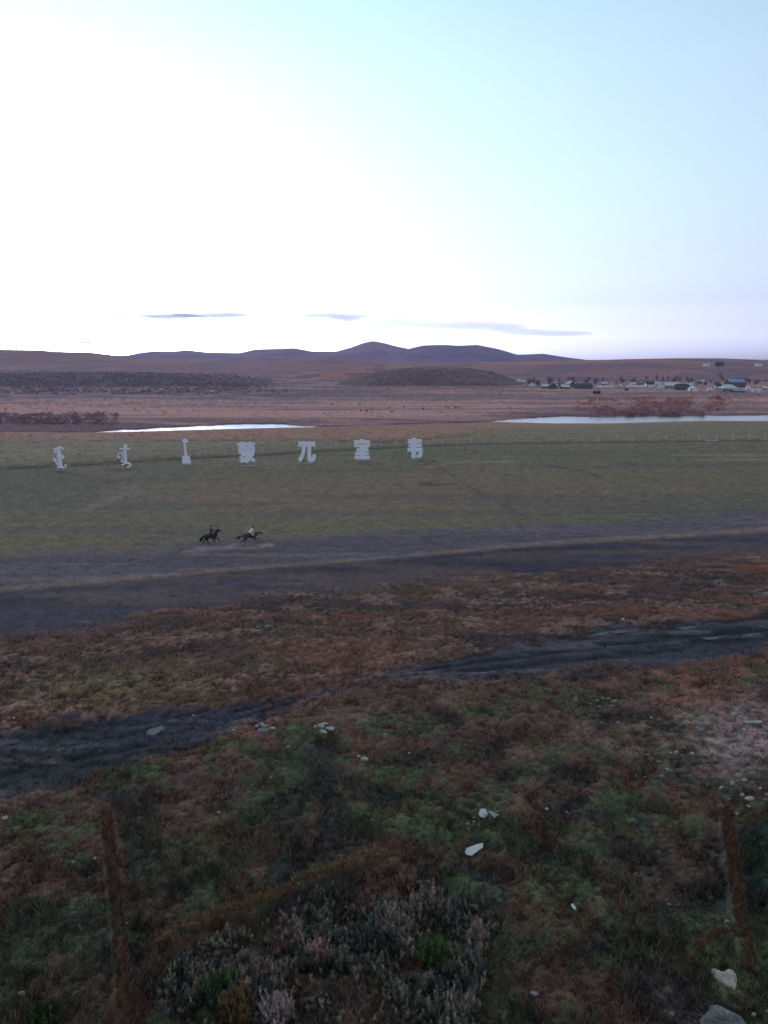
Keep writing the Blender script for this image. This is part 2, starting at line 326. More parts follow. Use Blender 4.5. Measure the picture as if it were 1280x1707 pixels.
wx, wy = np.meshgrid(xs, ys, indexing='ij')
wi = (np.arange(42)[:, None] * 14 + np.arange(13)[None]).ravel()
wo = link('river', np_mesh('river', np.stack([wx, wy, np.full_like(wx, WATER_Z)], -1).reshape(-1, 3), np.stack([wi, wi + 14, wi + 15, wi + 1], 1)), M_WATER); wo['kind'] = 'structure'

# hills
def hill(name, prof, d0, d1, d2, cfun, seed, gully=0.18, na_=150, nt_=46):
    ux = np.array([p[0] for p in prof], float); vy = np.array([p[1] for p in prof], float)
    us = np.linspace(ux[0], ux[-1], na_); rv = np.interp(us, ux, vy)
    k = np.array([1, 3, 1.]); rv = np.convolve(np.pad(rv, 1, 'edge'), k / k.sum(), 'valid')
    rid = [ray(a, b) for a, b in zip(us, rv)]
    ts = np.concatenate([np.linspace(0, 1, nt_ - 10), np.linspace(1, 2, 11)[1:]])
    v = np.zeros((na_, len(ts), 3)); endf = np.minimum(sst(0, 0.08, np.linspace(0, 1, na_)), sst(1, 0.92, np.linspace(0, 1, na_)))
    for i, d in enumerate(rid):
        az = math.atan2(d.x, d.y); el = d.z / math.hypot(d.x, d.y)
        dist = np.where(ts <= 1, d0 + (d1 - d0) * ts, d1 + (d2 - d1) * (ts - 1)) / max(math.cos(az), .6)
        dr = d1 / max(math.cos(az), .6)
        top = CH + dr * el
        pr = np.where(ts <= 1, sst(0, 1, ts) * .45 + .55 * np.sin(np.clip(ts, 0, 1) * math.pi / 2) ** 1.3, sst(2, 1, ts))
        xx, yy = dist * math.sin(az), dist * math.cos(az)
        s_ = d1 / 6.0
        g = (fbm(xx / s_ * 1.3, yy / s_ * .8, seed, 5) - .5) * gully * 2 * np.sin(np.clip(ts, 0, 1) * math.pi) 
        v[i, :, 0] = xx; v[i, :, 1] = yy; v[i, :, 2] = top * np.clip(pr + g, 0, None) - 3.0 * (1 - np.clip(pr * 3, 0, 1))
    if name != 'x':
        f0 = (np.arange(na_ - 1)[:, None] * len(ts) + np.arange(len(ts) - 1)[None]).ravel(); n = len(ts)
        f = np.stack([f0, f0 + n, f0 + n + 1, f0 + 1], 1)
        vv = v.reshape(-1, 3); tt = np.tile(ts, na_); uu = np.repeat(us, len(ts))
        me = np_mesh(name, vv, f, cfun(vv, tt, uu)); o = link(name, me, M_HILL, smooth=True); o['kind'] = 'structure'
        TERR_V.append(vv); TERR_F.append(f + _off[0]); _off[0] += len(vv)
        return o, vv
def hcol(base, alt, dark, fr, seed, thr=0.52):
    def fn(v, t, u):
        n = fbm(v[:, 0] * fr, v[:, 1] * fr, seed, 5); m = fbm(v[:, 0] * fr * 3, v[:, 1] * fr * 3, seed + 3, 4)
        c = np.empty((len(v), 3)); c[:] = alb(base); c = mixc(c, alb(alt), sst(.42, .62, n)); c = mixc(c, alb(dark), sst(thr - .04, thr + .10, m) * .95)  # dark patches of shrub, contrast raised to stand in for fold shading
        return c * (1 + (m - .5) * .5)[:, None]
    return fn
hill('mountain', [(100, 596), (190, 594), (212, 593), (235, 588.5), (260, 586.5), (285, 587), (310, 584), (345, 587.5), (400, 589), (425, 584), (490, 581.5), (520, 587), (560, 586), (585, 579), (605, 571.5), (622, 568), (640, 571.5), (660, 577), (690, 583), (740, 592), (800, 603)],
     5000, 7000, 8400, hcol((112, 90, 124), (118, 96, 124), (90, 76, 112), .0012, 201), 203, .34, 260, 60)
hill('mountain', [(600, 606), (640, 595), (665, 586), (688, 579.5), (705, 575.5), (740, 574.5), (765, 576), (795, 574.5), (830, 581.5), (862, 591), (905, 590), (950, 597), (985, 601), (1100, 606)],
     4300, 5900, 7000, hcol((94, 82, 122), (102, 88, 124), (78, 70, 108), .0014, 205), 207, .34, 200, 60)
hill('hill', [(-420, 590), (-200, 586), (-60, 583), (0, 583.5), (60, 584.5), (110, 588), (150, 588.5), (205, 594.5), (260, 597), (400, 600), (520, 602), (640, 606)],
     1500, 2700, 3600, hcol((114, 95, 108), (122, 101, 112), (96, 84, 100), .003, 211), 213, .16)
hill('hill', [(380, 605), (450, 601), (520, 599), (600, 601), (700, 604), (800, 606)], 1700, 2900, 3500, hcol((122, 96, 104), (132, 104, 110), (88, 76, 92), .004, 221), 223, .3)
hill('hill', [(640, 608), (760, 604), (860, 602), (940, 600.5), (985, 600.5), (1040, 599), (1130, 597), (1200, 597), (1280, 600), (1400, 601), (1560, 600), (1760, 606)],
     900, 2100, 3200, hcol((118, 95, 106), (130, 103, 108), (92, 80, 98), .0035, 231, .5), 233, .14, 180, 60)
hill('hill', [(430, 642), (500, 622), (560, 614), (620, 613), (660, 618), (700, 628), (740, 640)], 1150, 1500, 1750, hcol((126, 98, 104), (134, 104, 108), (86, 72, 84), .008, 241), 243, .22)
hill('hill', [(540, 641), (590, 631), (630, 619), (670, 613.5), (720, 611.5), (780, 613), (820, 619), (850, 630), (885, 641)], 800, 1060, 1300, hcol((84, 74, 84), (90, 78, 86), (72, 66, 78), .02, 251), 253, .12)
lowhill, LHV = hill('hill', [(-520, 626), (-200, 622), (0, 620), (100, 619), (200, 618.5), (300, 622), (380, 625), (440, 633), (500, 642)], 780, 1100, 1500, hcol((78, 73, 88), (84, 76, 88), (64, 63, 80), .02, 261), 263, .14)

BV = BVHTree.FromPolygons([tuple(p) for p in np.concatenate(TERR_V)], [tuple(int(k) for k in q) for q in np.concatenate(TERR_F)])
def hit(px, py):
    d = ray(px, py).normalized(); h = BV.ray_cast(Vector((0, 0, CH)), d)
    return h[0] if h[0] is not None else gp(px, min(py, 1900))
def zat(x, y):
    h = BV.ray_cast(Vector((x, y, 900)), Vector((0, 0, -1)))
    return h[0].z if h[0] is not None else 0.0
def mpp(p):               # metres per photo pixel at a point
    return (p.y * CT - (p.z - CH) * ST) / F

# ------------------------------------------------------------------ haze and clouds
hm = bpy.data.materials.new('evening_haze'); hm.use_nodes = True; t = hm.node_tree
t.nodes.remove(t.nodes['Principled BSDF']); pv = t.nodes.new('ShaderNodeVolumePrincipled')
pv.inputs['Color'].default_value = (0.78, 0.70, 0.98, 1); pv.inputs['Density'].default_value = 4.5e-5; pv.inputs['Anisotropy'].default_value = 0.2
t.links.new(pv.outputs[0], t.nodes['Material Output'].inputs['Volume'])
def box_mesh(name, x0, x1, y0, y1, z0, z1):
    v = [(x, y, z) for x in (x0, x1) for y in (y0, y1) for z in (z0, z1)]
    return np_mesh(name, v, [(0, 1, 3, 2), (4, 6, 7, 5), (0, 4, 5, 1), (2, 3, 7, 6), (0, 2, 6, 4), (1, 5, 7, 3)])
ho = link('haze', box_mesh('haze', -9000, 9000, -9000, 9000, -7, 260), hm); ho['kind'] = 'stuff'

def mat_cloud(name, dens):
    m = bpy.data.materials.new(name); m.use_nodes = True; t = m.node_tree; t.nodes.remove(t.nodes['Principled BSDF'])
    p = t.nodes.new('ShaderNodeVolumePrincipled'); p.inputs['Color'].default_value = (0.92, 0.78, 0.96, 1); p.inputs['Density'].default_value = dens
    t.links.new(p.outputs[0], t.nodes['Material Output'].inputs['Volume']); return m
def cloud(px0, px1, py0, py1, hpx, dens, label, seed, n=9):
    rs = random.Random(seed); D = 15000.0; s = D / F; bm = bmesh.new()
    for k in range(n):
        f = (k + .5) / n; px = px0 + (px1 - px0) * f; py = py0 + (py1 - py0) * f + rs.uniform(-.35, .35) * hpx
        d = ray(px, py); c = Vector((0, 0, CH)) + d * (D / d.y)
        w = (px1 - px0) / n * s * rs.uniform(1.0, 2.4); h = hpx * s * rs.uniform(.28, .55) * (1 - abs(2 * f - 1) ** 2 * .45)
        g = bmesh.ops.create_icosphere(bm, subdivisions=3, radius=1.0)
        for v in g['verts']: v.co = Vector((v.co.x * w, v.co.y * 700, v.co.z * h)) + c
    me = bpy.data.meshes.new('cloud'); bm.to_mesh(me); bm.free()
    o = link('cloud', me, None); rm = o.modifiers.new('r', 'REMESH'); rm.mode = 'VOXEL'; rm.voxel_size = max(5.0, hpx * s * .12)
    dg = bpy.context.evaluated_depsgraph_get(); m2 = bpy.data.meshes.new_from_object(o.evaluated_get(dg)); o.modifiers.clear(); o.data = m2
    if not len(m2.materials): m2.materials.append(mat_cloud('cloud_vapour', dens))
    return tag(o, label, 'cloud', 'thin evening clouds above the hills')
cloud(505, 600, 526, 529, 8, 1.0e-3, 'small dark grey cloud wisp above the mountain peak', 3, 6)
cloud(580, 950, 536, 552, 14, 4.4e-4, 'longest lavender cloud streak right of the mountain peak', 5, 12)
cloud(130, 310, 527.5, 528, 5, 2.3e-3, 'thin grey cloud streak, left piece of the pair above left hills', 7, 8)
cloud(285, 410, 524, 525, 5, 2.3e-3, 'thin grey cloud streak, right piece of the pair above left hills', 9, 7)
cloud(110, 200, 570, 573, 3, 2.2e-3, 'faint low cloud wisp just over the leftmost hill', 11, 6)
cloud(250, 305, 575, 576, 2.6, 2.2e-3, 'faint short cloud wisp low above the left mountains', 13, 5)

def interp_grid(A, x, y):
    r = np.hypot(x, y); a = np.arctan2(x, y)
    fi = np.interp(r, r_, np.arange(nr)); fj = np.interp(a, a_, np.arange(na))
    i = np.clip(fi.astype(int), 0, nr - 2); j = np.clip(fj.astype(int), 0, na - 2); fi = fi - i; fj = fj - j
    if A.ndim == 3: fi, fj = fi[:, None], fj[:, None]
    return (A[i, j] * (1 - fi) + A[i + 1, j] * fi) * (1 - fj) + (A[i, j + 1] * (1 - fi) + A[i + 1, j + 1] * fi) * fj
# ------------------------------------------------------------------ old earth wall bases in the foreground
def wall_ridge(pts, hw, hgt, label, crest=(66, 57, 51), side=(46, 42, 38)):
    P = [gp(*p) for p in pts]; L_ = [0.0]
    for a, b in zip(P[:-1], P[1:]): L_.append(L_[-1] + (b - a).length)
    n = int(L_[-1] / 0.12) + 2; ss = np.linspace(0, L_[-1], n)
    xs_ = np.interp(ss, L_, [p.x for p in P]); ys_ = np.interp(ss, L_, [p.y for p in P])
    tx, ty = np.gradient(xs_), np.gradient(ys_); ln = np.hypot(tx, ty); nx, ny = ty / ln, -tx / ln     # right-hand side
    if nx.mean() < 0: nx, ny = -nx, -ny
    prof = [(-2.3, -.15), (-1.8, .10), (-1.4, .30), (-1.05, .52), (-.75, .74), (-.4, .9), (-.1, 1.0), (.3, .95), (.55, .85), (.7, .45), (.85, .05), (1.2, -.3)]
    v = np.zeros((n, len(prof), 3)); c = np.zeros((n, len(prof), 3))
    env = np.minimum(1, np.minimum(ss, ss[-1] - ss) / 1.3) ** .7
    for j, (o, h) in enumerate(prof):
        wob = (fbm(ss * 1.3, np.full(n, j * .12), 301) - .5) * .8
        hh = (0.15 + 1.3 * fbm(ss * .8, np.full(n, 4.), 303)) * hgt * env
        x_, y_ = xs_ + nx * hw * (o + wob), ys_ + ny * hw * (o + wob)
        z_ = np.array([zat(a, b) for a, b in zip(x_, y_)])
        v[:, j, 0] = x_; v[:, j, 1] = y_; v[:, j, 2] = z_ + h * hh + (rng.random(n) - .5) * .13
        f_ = np.clip((h - .6) / .3, 0, 1) * sst(.3, .5, fbm(ss * .7, np.full(n, 2. + j * .2), 309)); f_ = np.asarray(f_)[:, None]; c[:, j] = alb(crest) * f_ + interp_grid(CC, x_, y_) * (1 - f_)
        c[:, j] *= (0.55 + 0.9 * fbm(ss * 1.4, np.full(n, j * .5), 307))[:, None]
    m = len(prof); f0 = (np.arange(n - 1)[:, None] * m + np.arange(m - 1)[None]).ravel()
    o = link('earth_wall', np_mesh('earth_wall', v.reshape(-1, 3), np.stack([f0, f0 + m, f0 + m + 1, f0 + 1], 1)[:, ::-1], c.reshape(-1, 3)), M_GROUND, smooth=True)
    return tag(o, label, 'earth wall', 'low remains of earth walls in the foreground'), v[:, 6]
w1, crest1 = wall_ridge(WALLS[0][0], .23, .62, 'low eroded earth wall running down the left foreground')
w2, crest2 = wall_ridge(WALLS[1][0], .24, .62, 'low eroded earth wall running down the right foreground')
w3, crest3 = wall_ridge([(238, 1580), (330, 1548), (420, 1518), (520, 1478), (600, 1448), (655, 1424)], .24, .48, 'low grassy bank slanting behind the grey weed thicket', (84, 76, 60), (44, 42, 38))
w4, crest4 = wall_ridge([(1128, 1625), (1160, 1592), (1200, 1566), (1236, 1556)], .26, .36, 'short earth bank branching left from the right earth wall', (54, 46, 40), (36, 33, 32))
w5, crest5 = wall_ridge([(838, 1655), (890, 1618), (940, 1586), (972, 1570)], .24, .24, 'faint low bank slanting right of the grey weed thicket', (50, 46, 42), (36, 36, 36))

# ------------------------------------------------------------------ grass tufts (uncountable)
def blades(px_, py_, zb, cols, h, w, lean, nb=3):
    """nb bent triangles per root"""
    n = len(px_); a = rng.random((n, nb)) * 2 * math.pi; b = rng.random((n, nb)) * 2 * math.pi
    hh = h[:, None] * (0.55 + 0.75 * rng.random((n, nb))); ww = w[:, None] * (0.6 + .8 * rng.random((n, nb)))
    ox = (rng.random((n, nb)) - .5) * w[:, None] * 3; oy = (rng.random((n, nb)) - .5) * w[:, None] * 3
    bx, by = px_[:, None] + ox, py_[:, None] + oy
    v = np.zeros((n, nb, 3, 3))
    v[:, :, 0, 0] = bx - np.cos(a) * ww; v[:, :, 0, 1] = by - np.sin(a) * ww
    v[:, :, 1, 0] = bx + np.cos(a) * ww; v[:, :, 1, 1] = by + np.sin(a) * ww
    v[:, :, 2, 0] = bx + np.cos(b) * hh * lean; v[:, :, 2, 1] = by + np.sin(b) * hh * lean
    v[:, :, 0, 2] = v[:, :, 1, 2] = zb[:, None] - .03; v[:, :, 2, 2] = zb[:, None] + hh
    c = np.repeat(np.repeat((cols[:, None, :] * (0.45 + 1.25 * rng.random((n, nb, 1))))[:, :, None, :], 3, 2), 1, 0)
    return v.reshape(-1, 3), np.arange(n * nb * 3).reshape(-1, 3), np.clip(c, .003, .8).reshape(-1, 3)
def scatter(n, u0, u1, v0, v1, pw=1.0):
    u = u0 + (u1 - u0) * rng.random(n); v = v0 + (v1 - v0) * rng.random(n) ** pw
    x_, y_ = (u - 640) / F, (853.5 - v) / F
    dz = -ST + y_ * CT; t_ = -CH / dz
    return x_ * t_, (CT + y_ * ST) * t_, u, v
gx, gy, gu, gv = scatter(230000, -260, 1540, 930, 1860, .85)
keep = rng.random(len(gx)) < interp_grid(TUFT, gx, gy) * (0.25 + 1.2 * fbm(gx * .5, gy * .5, 401))
gx, gy, gv = gx[keep], gy[keep], gv[keep]
gz = interp_grid(ZZ, gx, gy); gc = interp_grid(CC, gx, gy)
clump = fbm(gx * .8, gy * .8, 405)
tan = (rng.random(len(gx)) < .16)[:, None]
gc = np.where(tan, alb((98, 90, 82)) * (0.6 + .5 * rng.random((len(gx), 1))), (gc * .88 + .12 * gc.mean(1, keepdims=True)) * 1.3)
gh = (0.05 + 0.22 * sst(.35, .75, clump)) * (0.6 + .8 * rng.random(len(gx)))
bv, bf, bc = blades(gx, gy, gz, gc, gh, np.where(gv > 1150, .022, .034) * (0.7 + .6 * rng.random(len(gx))), .55)
mx, my, mu, mv = scatter(50000, -260, 1540, 770, 960)
kp = rng.random(len(mx)) < (0.2 + sst(.4, .65, fbm(mx * .2, my * .2, 411))) * interp_grid(TUFT, mx, my) * 1.6; mx, my = mx[kp], my[kp]
b2, f2, c2 = blades(mx, my, interp_grid(ZZ, mx, my), interp_grid(CC, mx, my) * 1.05, .03 + .06 * rng.random(len(mx)), np.full(len(mx), .04), .5, 2)
bf = np.concatenate([bf, f2 + len(bv)]); bv = np.concatenate([bv, b2]); bc = np.concatenate([bc, c2])
go = link('grass', np_mesh('grass', bv, bf, bc), M_GRASS); go['kind'] = 'stuff'; go['label'] = 'rough dry and green grass tufts over the near ground'; go['category'] = 'grass'
# grass fringe on the earth walls
fv, ff, fc, off = [], [], [], 0
for cr_, k, fcol in ((crest1, 2600, (74, 64, 56)), (crest2, 2600, (74, 64, 56)), (crest3, 2600, (92, 86, 70)), (crest4, 700, (80, 70, 62)), (crest5, 900, (74, 70, 62))):
    idx = rng.integers(0, len(cr_), k); p = cr_[idx] + (rng.random((k, 3)) - .5) * np.array([.42, .3, 0])
    zt = p[:, 2] - .06 - .35 * np.abs(rng.random(k) - .5)
    v_, f_, c_ = blades(p[:, 0], p[:, 1], zt, np.tile(alb(fcol), (k, 1)) * (0.4 + rng.random((k, 1))), np.full(k, .22), np.full(k, .02), .8)
    fv.append(v_); ff.append(f_ + off); fc.append(c_); off += len(v_)
fo = link('bank_grass', np_mesh('bank_grass', np.concatenate(fv), np.concatenate(ff), np.concatenate(fc)), M_GRASS); fo['kind'] = 'stuff'; fo['label'] = 'dry grass growing on the crests of the earth walls'; fo['category'] = 'grass'

# ------------------------------------------------------------------ weeds
def plume_mesh(roots, heights, cols, spread=.5, leaves=16, lw=.062):
    """upright feathery stems: a thin stalk and many small leaf triangles up its length"""
    n = len(roots); az = rng.random(n) * 2 * math.pi; ln_ = rng.random(n) ** 2 * .5
    tip = roots + np.stack([np.cos(az) * ln_ * heights, np.sin(az) * ln_ * heights, heights], 1)
    V_, C_ = [], []
    for k in range(3):                                            # stalk: three slim triangles
        a = k * 2.1; o = np.array([math.cos(a), math.sin(a), 0]) * .012
        V_.append(np.stack([roots + o, roots - o, tip], 1)); C_.append(cols * .7)
    for k in range(leaves):
        t_ = (0.30 + 0.70 * (k + rng.random(n)) / leaves)[:, None]; p = roots * (1 - t_) + tip * t_
        a = rng.random(n) * 2 * math.pi; r = (lw * (1.35 - t_[:, 0]) * (0.7 + .7 * rng.random(n)) * 2.1)
        d = np.stack([np.cos(a) * r, np.sin(a) * r, r * (0.9 + .8 * rng.random(n))], 1)
        s_ = np.stack([-np.sin(a) * r * .32, np.cos(a) * r * .32, np.zeros(n)], 1)
        V_.append(np.stack([p - s_, p + s_, p + d], 1)); C_.append(cols * (0.75 + .6 * rng.random((n, 1))))
    v = np.concatenate(V_).reshape(-1, 3); c = np.repeat(np.concatenate(C_), 3, 0)
    return v, np.arange(len(v)).reshape(-1, 3), np.clip(c, .004, .8)
def in_poly(u, v, poly):
    r = np.zeros(u.shape, bool); n = len(poly)
    for i in range(n):
        x0, y0 = poly[i]; x1, y1 = poly[(i + 1) % n]
        r ^= ((y0 > v) != (y1 > v)) & (u < (x1 - x0) * (v - y0) / (y1 - y0 + 1e-9) + x0)
    return r
THICK = [(300, 1600), (420, 1548), (520, 1500), (600, 1470), (680, 1448), (740, 1500), (810, 1522), (840, 1545), (815, 1590), (790, 1650), (800, 1720), (740, 1790), (420, 1800), (300, 1740), (270, 1660)]
tx_, ty_, tu_, tv_ = scatter(26000, 240, 880, 1440, 1810)
dn = fbm(tx_ * .45, ty_ * .45, 421); dens = sst(.42, .56, dn)
k = in_poly(tu_ + (fbm(tx_, ty_, 423) - .5) * 60, tv_, THICK) & (rng.random(len(tx_)) < dens * .42 + .05)
tx_, ty_, tu_, tv_, dn = tx_[k], ty_[k], tu_[k], tv_[k], dn[k]
tz = interp_grid(ZZ, tx_, ty_) - .03
pal = np.array([alb((112, 120, 126)), alb((126, 124, 120)), alb((84, 98, 102)), alb((58, 62, 62)), alb((102, 112, 104))])
pi = np.clip((fbm(tx_ * .8, ty_ * .8, 425) * 7.0 - 1.0 + rng.random(len(tx_)) * 1.2).astype(int), 0, 4)
v_, f_, c_ = plume_mesh(np.stack([tx_, ty_, tz], 1), (0.26 + .42 * rng.random(len(tx_))) * (0.55 + .9 * sst(.4, .65, dn)), pal[pi] * .86 * (0.45 + .9 * rng.random((len(tx_), 1))))
th = link('weed_thicket', np_mesh('weed_thicket', v_, f_, c_), M_LEAF); th['kind'] = 'stuff'; th['label'] = 'thicket of dead silver grey weed stems in the bottom foreground'; th['category'] = 'weeds'

def weed_bush(name, px, py, wpx, hpx, colr, label, stems=90, cat='bush', group=None, leaf=(.07, 12)):
    p = gp(px, py + hpx * .45); p.z = zat(p.x, p.y); s = mpp(p); r = wpx * s / 2; h = hpx * s * 1.15
    root = empty(name, p)
    a = rng.random(stems) * 2 * math.pi; q = np.sqrt(rng.random(stems)) * r
    rt_ = np.stack([np.cos(a) * q, np.sin(a) * q, np.full(stems, -.05)], 1)
    hs = h * (0.55 + .5 * rng.random(stems)) * (1.05 - .45 * (q / r) ** 2)
    v, f, c = plume_mesh(rt_, hs, np.tile(alb(colr), (stems, 1)) * (0.55 + .9 * rng.random((stems, 1))), leaves=leaf[1], lw=leaf[0])
    link('foliage', np_mesh('foliage', v, f, c), M_LEAF, root)
    ns = 9; a = rng.random(ns) * 6.28; q = rng.random(ns) * r * .5
    v2, f2, c2 = blades(np.cos(a) * q, np.sin(a) * q, np.zeros(ns), np.tile(alb((60, 50, 44)), (ns, 1)), np.full(ns, h * .7), np.full(ns, .015), .4)
    link('stem', np_mesh('stem', v2, f2, c2), M_LEAF, root)
    return tag(root, label, cat, group)
weed_bush('weed_bush', 727, 1588, 44, 62, (44, 70, 42), 'bright green leafy bush at the right edge of the weed thicket', 110)
weed_bush('weed_bush', 395, 1682, 54, 56, (74, 68, 50), 'yellowish bush at the bottom edge beside the weed thicket', 120)
weed_bush('weed_bush', 372, 1640, 66, 50, (42, 70, 42), 'dark green leafy bush left of the weed thicket', 120)
weed_bush('weed_bush', 463, 1682, 46, 50, (114, 116, 122), 'pale silver bush at the bottom edge of the weed thicket', 130)
weed_bush('weed_bush', 536, 1586, 36, 46, (116, 102, 100), 'tan dry bush in the middle of the weed thicket', 90)
weed_bush('weed_bush', 434, 1622, 34, 40, (112, 100, 96), 'small tan dry bush at the left of the weed thicket', 80)
weed_bush('weed_bush', 676, 1470, 26, 46, (92, 80, 78), 'thin dry weed clump at the top corner of the thicket', 40)
weed_bush('weed_bush', 70, 1690, 56, 26, (42, 58, 38), 'green clump in the bottom left corner', 80)

# ------------------------------------------------------------------ stones and litter
M_STONE = mat_plain('pale_stone', (.40, .34, .31), .9, .25, 5, .2, .4)
M_STONEG = mat_plain('grey_stone', (.19, .17, .165), .9, .35, 3, .2, .5)
M_STONEP = mat_plain('pinkish_stone', (.26, .19, .165), .9, .3, 4, .2, .4)
M_WHITE = mat_plain('white_litter', (.52, .46, .45), .6, .08, 4, .3)
M_WHITEG = mat_plain('dirty_white_litter', (.30, .27, .27), .7, .2, 6, .3)
def stone_mesh(seed, sub=2, rough=.28, squash=.6):
    rs = np.random.default_rng(seed); bm = bmesh.new(); bmesh.ops.create_icosphere(bm, subdivisions=sub, radius=1)
    cuts = [(Vector(rs.normal(size=3)).normalized(), rs.uniform(.55, .9)) for _ in range(7)]
    for v in bm.verts:
        for nrm, d in cuts:
            e = v.co.dot(nrm)
            if e > d: v.co -= nrm * (e - d) * .9
        v.co *= 1 + rs.uniform(-.5, .5) * rough * .35
    me = bpy.data.meshes.new('stone'); bm.to_mesh(me); bm.free(); return me
STONES = {}
def stone(px, py, w, h, mat, label, group=None, name='stone', seed=None, cat='stone'):
    seed = (int(px * 7 + py) % 9) if seed is None else seed
    key = (seed, mat.name)
    if key not in STONES:
        STONES[key] = stone_mesh(seed); STONES[key].materials.append(mat)
    p = gp(px, py + h * .4); p.z = zat(p.x, p.y); s = mpp(p)
    o = bpy.data.objects.new(name, STONES[key]); COL.objects.link(o)
    dep = math.atan2(CH - p.z, p.y); hh = max(h * s * .5, .04)
    lyy = max(.35 * w * s, .05)
    o.scale = (w * s * .56, lyy, max(hh * 1.05, .05)); o.location = (p.x, p.y, p.z + o.scale[2] * .22)
    o.rotation_euler = (random.uniform(-.15, .15), random.uniform(-.2, .2), random.uniform(-.35, .35))
    return tag(o, label, cat, group)
G1 = 'white stones of the pile right of the muddy track end'
for a in ((540, 1207, 13, 5), (526, 1215, 7, 9), (535, 1213.5, 12, 10), (549, 1215, 18, 8), (538, 1221.5, 16, 6)):
    stone(*a, M_STONE, 'pale stone in the whiter of the two stone piles', G1)
G2 = 'greyish stones of the pile at the muddy track end'
for a in ((428, 1208, 10, 7), (436, 1204, 9, 4), (440, 1211, 13, 8), (454, 1217, 11, 5)):
    stone(*a, M_STONE, 'pale stone in the left stone pile at the muddy track end', G2)
stone(439, 1219, 21, 7, M_STONEG, 'flat grey stone at the front of the left stone pile')
stone(642, 1224.5, 10, 13, M_STONEG, 'upright grey triangular stone right of the white stone pile')
stone(598, 1261, 7, 6, M_STONE, 'small pale stone left of a larger one in dark weeds')
stone(608, 1266, 14, 11, M_STONE, 'larger pale stone of the pair in dark weeds at centre')
stone(480, 1245, 9, 6, M_STONEG, 'small grey stone between the two stone piles')
for (a, m, lb) in (((452, 1294, 4, 4), M_WHITE, 'tiny white scrap on brown weeds below the left stone pile'), ((682, 1249, 4, 4), M_WHITE, 'tiny white scrap in the dark weeds right of centre'),
                 ((365, 1356, 8, 7), M_STONE, 'small white stone on grass between earth wall and centre'), ((9, 1361, 11, 10), M_STONE, 'white stone at the left picture edge below the muddy track'),
                 ((122, 1434, 7, 7), M_STONE, 'small pale stone left of the left earth wall, outer of two'), ((158, 1424, 7, 6), M_STONE, 'small pale stone close to the left earth wall, inner of two'),
                 ((209, 1534, 7, 6), M_WHITE, 'white scrap lying against the left earth wall'), ((211, 1562, 6, 6), M_STONEG, 'small grey stone just below the scrap on the left earth wall'),
                 ((37, 1651, 15, 14), M_STONEP, 'brownish stone in the bottom left corner'), ((389, 1217, 5, 4), M_WHITE, 'tiny white scrap on the muddy track near the left stone pile'),
                 ((23, 1193, 4, 4), M_WHITE, 'tiny white scrap above the muddy track at far left'), ((322, 1188, 4, 3), M_WHITE, 'tiny white scrap on the upper edge of the muddy track'),
                 ((911, 1340, 6, 6), M_WHITE, 'white round scrap in dark weeds right of the torn sheets'), ((946, 1346, 4, 4), M_WHITEG, 'tiny grey scrap right of the white round scrap'),
                 ((1075, 1291, 5, 5), M_STONE, 'tiny pale stone below the rubble patch'), ((1101, 1291, 10, 6), M_STONEG, 'curved grey stone below the rubble patch'),
                 ((1211, 1536, 13, 10), M_STONE, 'white stone lying left of the right earth wall'), ((1115, 1508, 8, 4), M_STONEG, 'flat grey stone well left of the right earth wall'),
                 ((1058, 1632, 6, 5), M_STONEG, 'tiny pale stone in the dark weeds left of the big rocks'), ((1119, 1693, 9, 8), M_STONEG, 'small grey stone left of the big grey boulder'),
                 ((1245, 1646, 6, 7), M_STONE, 'small pale stone right of the heart shaped rock'), ((1256, 1690, 9, 11), M_STONE, 'small pale stone at the right side of the big grey boulder'),
                 ((1279, 1690, 10, 10), M_STONEP, 'pinkish stone cut by the right picture edge'), ((1038, 1033, 6, 5), M_WHITE, 'single white scrap on brown ground above the muddy track'),
                 ((1168, 1214, 15, 8), M_STONEG, 'wide grey stone at the edge of the gravel patch'), ((1030, 1204, 9, 5), M_STONEP, 'pinkish stone left of the gravel patch'),
                 ((1085, 1195, 4, 4), M_WHITE, 'tiny white scrap above the rubble patch'), ((1134, 1194, 8, 5), M_STONEP, 'pinkish stone above the gravel patch'),
                 ((1222, 1188, 9, 6), M_STONE, 'pale stone above the gravel patch, left of two'), ((1233, 1193, 8, 5), M_STONE, 'pale stone above the gravel patch, right of two'),
                 ((1271, 1222, 15, 6), M_STONE, 'long pale stone at the right edge below the plank'), ((1267, 1312, 5, 7), M_WHITE, 'small white stone at the right of the rubble by the wall end'),
                 ((1276, 1334, 11, 9), M_STONEP, 'reddish stone at the right picture edge, lower of two'), ((1278, 1322, 9, 8), M_STONEP, 'reddish stone at the right picture edge, upper of two'),
                 ((890, 1651, 14, 6), M_WHITEG, 'pale curved scrap in dark weeds at the bottom right of centre'), ((430, 1044, 9, 4), M_STONEP, 'flat pale stone on the brown ground, left of two'),
                 ((446, 1043, 11, 4), M_STONEP, 'flat pale stone on the brown ground, right of two'), ((465, 1070, 12, 3), M_STONEP, 'flat pale stone on the brown ground below two others'),
                 ((195, 1142, 9, 3), M_STONE, 'flat pale stone on the greenish ground at left')):
    stone(*a, m, lb)
G3 = 'stones heaped at the end of the right earth wall'
for a in ((1203, 1314, 10, 9), (1220, 1304, 8, 10), (1236, 1325, 10, 15), (1248, 1334, 16, 9), (1228, 1347, 9, 6), (1248, 1344, 9, 5), (1241, 1300, 8, 7), (1214, 1330, 7, 6)):
    stone(*a, M_STONE, 'pale stone heaped at the top end of the right earth wall', G3)
G4 = 'small stones of the rubble patch at right'
